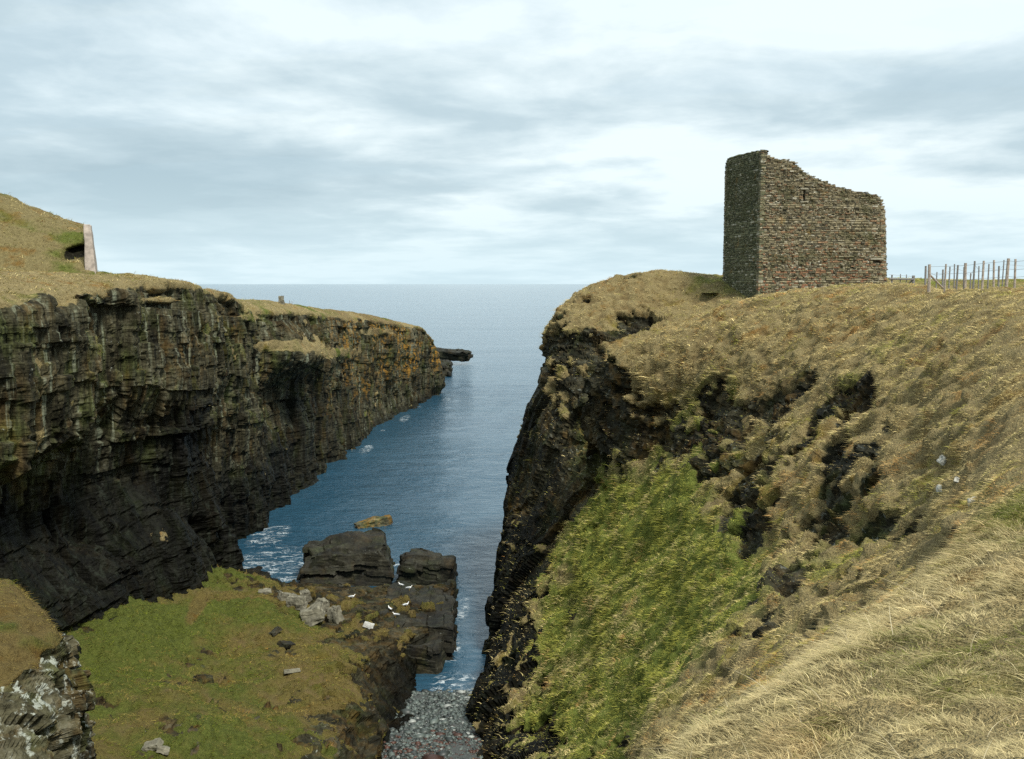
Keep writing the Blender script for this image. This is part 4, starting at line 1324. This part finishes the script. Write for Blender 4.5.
fence('post_and_wire_fence', [(929.5, 264.4, 52), (946, 264, 51), (965.5, 263, 50), (983.8, 260.8, 49), (994, 260, 48.3), (1008.5, 258.4, 47.5), (1015.5, 259, 47), (1034, 257, 46), (1056, 256, 45)],
      M_POST, 0.062, (0.12, 0.5, 0.85), 'nearer post and wire fence of brown posts on the skyline right of the tower', strut=((930, 275, 52), (943, 288, 53)))
fence('post_and_wire_fence', [(925.8, 266, 58), (937, 272, 60), (943, 269.5, 60), (950, 266.7, 60), (954.5, 264, 60), (958, 265, 60), (964, 267, 60), (970.7, 273, 61), (974.8, 261, 59), (979, 266, 59), (989, 264, 59), (999, 266, 59), (1004, 260, 59), (1026, 262, 59)],
      M_POSTG, 0.048, (0.25,), 'farther uneven line of thin grey posts seen between the brown posts')
rf = bpy.data.objects.new('rail_fence', None)
COL.objects.link(rf)
b0 = Vector(P(913.5, 284, 82))
rf.location = b0
tag(rf, 'low wooden rail fence running out from behind the tower', 'fence')
for px, pt, rad in ((892, 275, .07), (900.5, 274, .04), (906.5, 274.5, .04), (913.5, 275.5, .13)):
    tp = Vector(P(px, pt, 82))
    tube('post', [Vector((tp.x, tp.y, min(tp.z - 1.2, ground(tp.x, tp.y) - 0.2))) - b0, tp - b0], rad, M_POSTG, rf, 8, .95, .05)
tube('rail', [Vector(P(889, 278.8, 81.9)) - b0, Vector(P(914, 279.4, 81.9)) - b0], 0.07, M_POSTG, rf, 6)
tube('strut', [Vector(P(912.5, 279.5, 82.1)) - b0, Vector(P(907.5, 285.5, 82.1)) - b0], 0.06, M_POSTG, rf, 6)
tube('wire', [Vector(P(889, 274.5, 81.9)) - b0, Vector(P(914, 276.5, 81.9)) - b0], 0.014, M_WIRE, rf, 5)

# far fence on the cliff top : a few thin stakes
for i, (px, pt, Y, lb) in enumerate(((289.5, 291.5, 128, 'thin stake next to the stone pillar on the far cliff edge'), (292, 292.5, 131, 'thin stake a step beyond the pillar and its first stake'))):
    hp_ = next((q[0] for q in (hit(px, y_) for y_ in range(294, 330)) if q[0] is not None and 90 < q[0].y < 190), None)
    hp_ = hp_ if hp_ is not None else Vector(P(px, 300, Y))
    st_ = tube('stake', [(0, 0, -0.3), (0.02, 0, 0.3), (0, 0, 0.65)], 0.045, M_POSTG, None, 6, .8)
    st_.location = hp_
    tag(st_, lb, 'stake', 'stakes on the far cliff edge')

# ================================================================ dark pool in the dip before the tower
hp, hn = hit(711, 294)
if hp is not None:
    th = np.linspace(0, 2 * math.pi, 28, endpoint=False)
    V = [(0, 0, 0.10)] + [(0.75 * math.cos(a) * (1 + .15 * math.sin(3 * a)), 1.5 * math.sin(a) * (1 + .12 * math.sin(2 * a + 1)), 0.10) for a in th]
    Fc = [(0, 1 + k, 1 + (k + 1) % 28) for k in range(28)]
    m, t, b = principled('standing_water')
    b.inputs['Base Color'].default_value = (0.02, 0.025, 0.03, 1)
    b.inputs['Roughness'].default_value = 0.07
    pud = mesh_np('puddle', np.array(V), np.array(Fc), m, smooth=True)
    pud.location = hp
    tag(pud, 'dark puddle in the grassy dip left of the tower', 'puddle', kind='structure')

# ================================================================ gulls
M_GULLW = flat_material('white_plumage', (0.80, 0.80, 0.78), 0.8, 10, 0.05, 0.0)
M_GULLG = flat_material('grey_wing', (0.34, 0.36, 0.38), 0.8, 10, 0.1, 0.0)
M_BEAK = flat_material('yellow_beak', (0.6, 0.38, 0.05), 0.6, 10, 0.1, 0.0)


def loftbody(name, rings, mat, parent, sides=12):
    V, Fc = [], []
    for (x, z, rw, rh) in rings:
        for q in range(sides):
            a = 2 * math.pi * q / sides
            V.append((x, rw * math.cos(a), z + rh * math.sin(a)))
    for i in range(len(rings) - 1):
        for q in range(sides):
            q2 = (q + 1) % sides
            Fc.append((i * sides + q, i * sides + q2, (i + 1) * sides + q2, (i + 1) * sides + q))
    me = bpy.data.meshes.new(name)
    me.from_pydata(V, [], Fc + [tuple(range(sides))[::-1], tuple(range((len(rings) - 1) * sides, len(rings) * sides))])
    for p_ in me.polygons:
        p_.use_smooth = True
    me.materials.append(mat)
    o = bpy.data.objects.new(name, me)
    COL.objects.link(o)
    o.parent = parent
    return o


gull = bpy.data.objects.new('gull', None)
COL.objects.link(gull)
# one continuous body : tail, breast, neck, head
loftbody('body', [(-0.30, .235, .012, .006), (-0.22, .225, .045, .018), (-0.12, .215, .075, .055), (0, .205, .095, .085), (0.10, .215, .09, .092), (0.17, .25, .062, .075),
                  (0.20, .30, .045, .052), (0.215, .345, .042, .042), (0.235, .375, .046, .043), (0.262, .382, .040, .036), (0.29, .376, .018, .016)], M_GULLW, gull)
loftbody('beak', [(0.285, .372, .014, .013), (0.33, .366, .010, .010), (0.352, .358, .004, .005)], M_BEAK, gull, 8)
for sgn in (-1, 1):
    wv = loftbody('wing', [(-0.36, .235, .004, .004), (-0.25, .245, .012, .02), (-0.10, .25, .018, .05), (0.04, .25, .018, .055), (0.12, .24, .010, .03)], M_GULLG, gull, 8)
    wv.location = (0, sgn * 0.088, 0)
    tube('leg', [(0.02, sgn * .035, .14), (0.02, sgn * .035, 0.01), (0.07, sgn * .038, 0.005)], 0.008, M_BEAK, gull, 6)
spots = [(352, 599, 0.3, 1.7, 'gull standing alone on the inner end of the black ledge'), (390, 611, 2.2, 1.2, 'smaller gull just behind the gull at the ledge front'),
         (396, 617, 3.0, 1.6, 'gull nearest the front lip of the black ledge'), (406, 607, 0.6, 1.3, 'gull on the middle of the ledge to the right of the front pair'),
         (401, 587, 2.6, 1.1, 'gull farthest back at the rear of the black ledge'), (409, 590, 0.2, 1.0, 'gull beside the rear one, nearer the ledge tip')]
bpy.context.view_layer.update()
dg_ = bpy.context.evaluated_depsgraph_get()
for i, (px, py, rz, k, lb) in enumerate(spots):
    if i == 0:
        r_ = gull
    else:
        r_ = gull.copy()
        COL.objects.link(r_)
        for ch in gull.children:
            c_ = ch.copy()
            COL.objects.link(c_)
            c_.parent = r_
    ok, loc, nor, idx, ob, mt = S.ray_cast(dg_, Vector((0, 0, H)), ray(px, py))
    r_.location = loc if ok else P(px, py, 84)
    r_.rotation_euler = (0, 0, rz)
    tag(r_, lb, 'gull', 'gulls on the black ledge')

# ================================================================ grass : blades growing from the land
def grass(name, parts, n, L, W, tan, label, seg, dens_pow, dmin, dmax, lean, seed, grn=(0.135, 0.155, 0.030), limit=1.3):
    rg = np.random.default_rng(seed)
    Pp, Nn, Gm = [], [], []
    for (g, nrm, mk_, nm) in parts:
        a = np.linalg.norm(np.cross(g[1:, :-1] - g[:-1, :-1], g[:-1, 1:] - g[:-1, :-1]), axis=-1)
        c = (g[:-1, :-1] + g[1:, 1:]) / 2
        x, y, fw = project(c)
        dd = np.linalg.norm(c - np.array([0, 0, H]), axis=-1)
        wgt = a * np.clip(1 - mk_[:-1, :-1, 0] * 1.3, (0.14 if nm == 'hillside' else 0.0) * np.clip(nrm[:-1, :-1, 2] * 2 - 0.2, 0, 1), 1) / dd ** dens_pow
        if nm in DENS:
            wgt = wgt * DENS[nm][:-1, :-1]
        ok = (fw > 0) & (dd > dmin) & (dd < dmax) & (np.abs(x - CX) < CX * limit + 40) & (y < 759 * limit) & (y > 60)
        # the sides turned away from the photograph's half of the world need fewer blades
        face = ((np.array([0, 0, H]) - c) * nrm[:-1, :-1]).sum(-1) / dd
        wgt = wgt * ok * np.where(face > -0.05, 1, 0.15)
        Pp.append((g, nrm, mk_, wgt))
    tot = sum(q[3].sum() for q in Pp)
    pts, nrs, gms = [], [], []
    for g, nrm, mk_, wgt in Pp:
        k = int(n * wgt.sum() / tot)
        if k < 1:
            continue
        ci = rg.choice(wgt.size, k, p=(wgt / wgt.sum()).ravel())
        i, j = np.unravel_index(ci, wgt.shape)
        a, b_ = rg.uniform(size=(2, k, 1))
        pt = g[i, j] * (1 - a) * (1 - b_) + g[i + 1, j] * a * (1 - b_) + g[i, j + 1] * (1 - a) * b_ + g[i + 1, j + 1] * a * b_
        pts.append(pt)
        nrs.append(nrm[i, j])
        gms.append(mk_[i, j])
    p = np.concatenate(pts)
    nr = np.concatenate(nrs)
    mk_ = np.concatenate(gms)
    k = len(p)
    up = np.array([0, 0, 1.0])
    down = nr - up * nr[:, 2:3]
    sfq = 1.1 if dmax > 60 else 3.2
    sway = np.stack([fbm(p, sfq, 3, seed + 1), fbm(p, sfq, 3, seed + 2), np.zeros(k)], -1)
    ld = down * (0.8 if dmax > 60 else 0.45) + sway * 1.2 + np.array(lean) + rg.normal(0, 0.70, (k, 3)) * (1, 1, 0)
    clump = fbm(p, 1.6, 3, seed + 5)
    ln = L * np.exp(rg.normal(0, 0.32, k)) * (0.8 + 0.55 * np.clip(clump, -0.8, 1))
    a_up = nr * 0.55 + up * 0.6
    a_up /= np.linalg.norm(a_up, axis=1, keepdims=True)
    side = np.cross(ld, up)
    side = side / (np.linalg.norm(side, axis=1, keepdims=True) + 1e-6) + rg.normal(0, 0.5, (k, 3))
    side /= np.linalg.norm(side, axis=1, keepdims=True)
    dk = np.linalg.norm(p - np.array([0, 0, H]), axis=1)
    sc_ = np.clip(dk / 55, 0.42, 1.3) if dmax > 60 else np.clip(dk / 9, 0.6, 1.5)
    ln *= sc_
    wd = W * sc_ * np.exp(rg.normal(0, 0.25, k))
    V = np.zeros((k, seg * 2 + 1, 3))
    for q in range(seg + 1):
        f_ = q / seg
        c = p + a_up * (ln * (f_ - 0.38 * f_ ** 2))[:, None] + ld * (ln * 0.75 * f_ ** 1.7)[:, None] - up * (0.22 * ln * f_ ** 2.4)[:, None] - nr * 0.03
        wq = (wd * (1 - f_ ** 1.5) * 0.5)[:, None] * side
        if q < seg:
            V[:, q * 2] = c - wq
            V[:, q * 2 + 1] = c + wq
        else:
            V[:, seg * 2] = c
    nvp = seg * 2 + 1
    F_ = []
    for q in range(seg - 1):
        F_ += [(q * 2, q * 2 + 1, q * 2 + 3), (q * 2, q * 2 + 3, q * 2 + 2)]
    F_.append((seg * 2 - 2, seg * 2 - 1, seg * 2))
    F_ = (np.array(F_)[None] + (np.arange(k) * nvp)[:, None, None]).reshape(-1, 3)
    # colour of each blade : bleached, straw, rusty, or green where the turf is green
    gpat = 0.8 * fbm(p, 0.5, 4, seed + 8) + 0.8 * fbm(p, 1.9, 2, seed + 10)
    gsel = np.clip((mk_[:, 1] + (0.55 if dmax > 60 else 0.34) * gpat + rg.normal(0, 0.22, k) - 0.30) * 2.0, 0, 1)[:, None]
    tanv = np.array(tan) * np.exp(rg.normal(0, 0.28, (k, 1)))
    rust = (0.35 if dmax < 60 else 1.0) * (np.clip(0.5 * fbm(p, 0.35, 2, seed + 9) + 0.75 * fbm(p, 1.3, 2, seed + 12) - 0.26, 0, 1) * 2.2)[:, None].clip(0, 1) * rg.uniform(0.3, 1, (k, 1))
    tanv = tanv * (1 - rust * np.array([0.22, 0.50, 0.66]))
    grnv = np.array(grn) * np.exp(rg.normal(0, 0.30, (k, 1)))
    c = tanv * (1 - gsel) + grnv * gsel
    cols = np.concatenate([c, np.ones((k, 1))], 1)
    cols = np.repeat(cols[:, None], nvp, 1)
    o = mesh_np(name, V.reshape(-1, 3), F_, M_BLADE, cols.reshape(-1, 4), smooth=True)
    tag(o, label, 'grass', kind='stuff')
    return o


TD = {q[3]: q for q in TERRAIN}
grass('long_grass', [TD['hillside']], 330000, 0.105, 0.0062, (0.52, 0.435, 0.235), 'long dry grass with green growth in the near slope', 4, 1.3, 2.5, 19, (-0.16, 0.02, 0), 501)
grass('grass_stalks', [TD['hillside']], 420, 0.32, 0.005, (0.60, 0.52, 0.34), 'tall bleached grass stalks standing out of the near slope', 5, 1.0, 3, 16, (-0.1, 0, 0), 511, grn=(0.4, 0.36, 0.2))
grass('tussock_grass', [TD['hillside']], 620000, 0.17, 0.027, (0.58, 0.47, 0.225), 'bleached and rusty tussock grass covering the steep hillside', 2, 2.1, 17, 125, (-0.10, 0, 0), 502, grn=(0.36, 0.35, 0.075))
grass('moss_grass', [TD['shelf_terrain'], TD['outcrop_terrain']], 110000, 0.15, 0.026, (0.25, 0.195, 0.06), 'short green and brown turf on the shelf and outcrop', 2, 1.6, 15, 125, (0, 0, 0), 503, grn=(0.125, 0.150, 0.020))
grass('cliff_top_grass', [TD['sea_cliff'], TD['mound_terrain']], 90000, 0.22, 0.034, (0.46, 0.375, 0.175), 'pale short grass on the cliff top and mound', 2, 1.6, 40, 320, (0, 0, 0), 504)
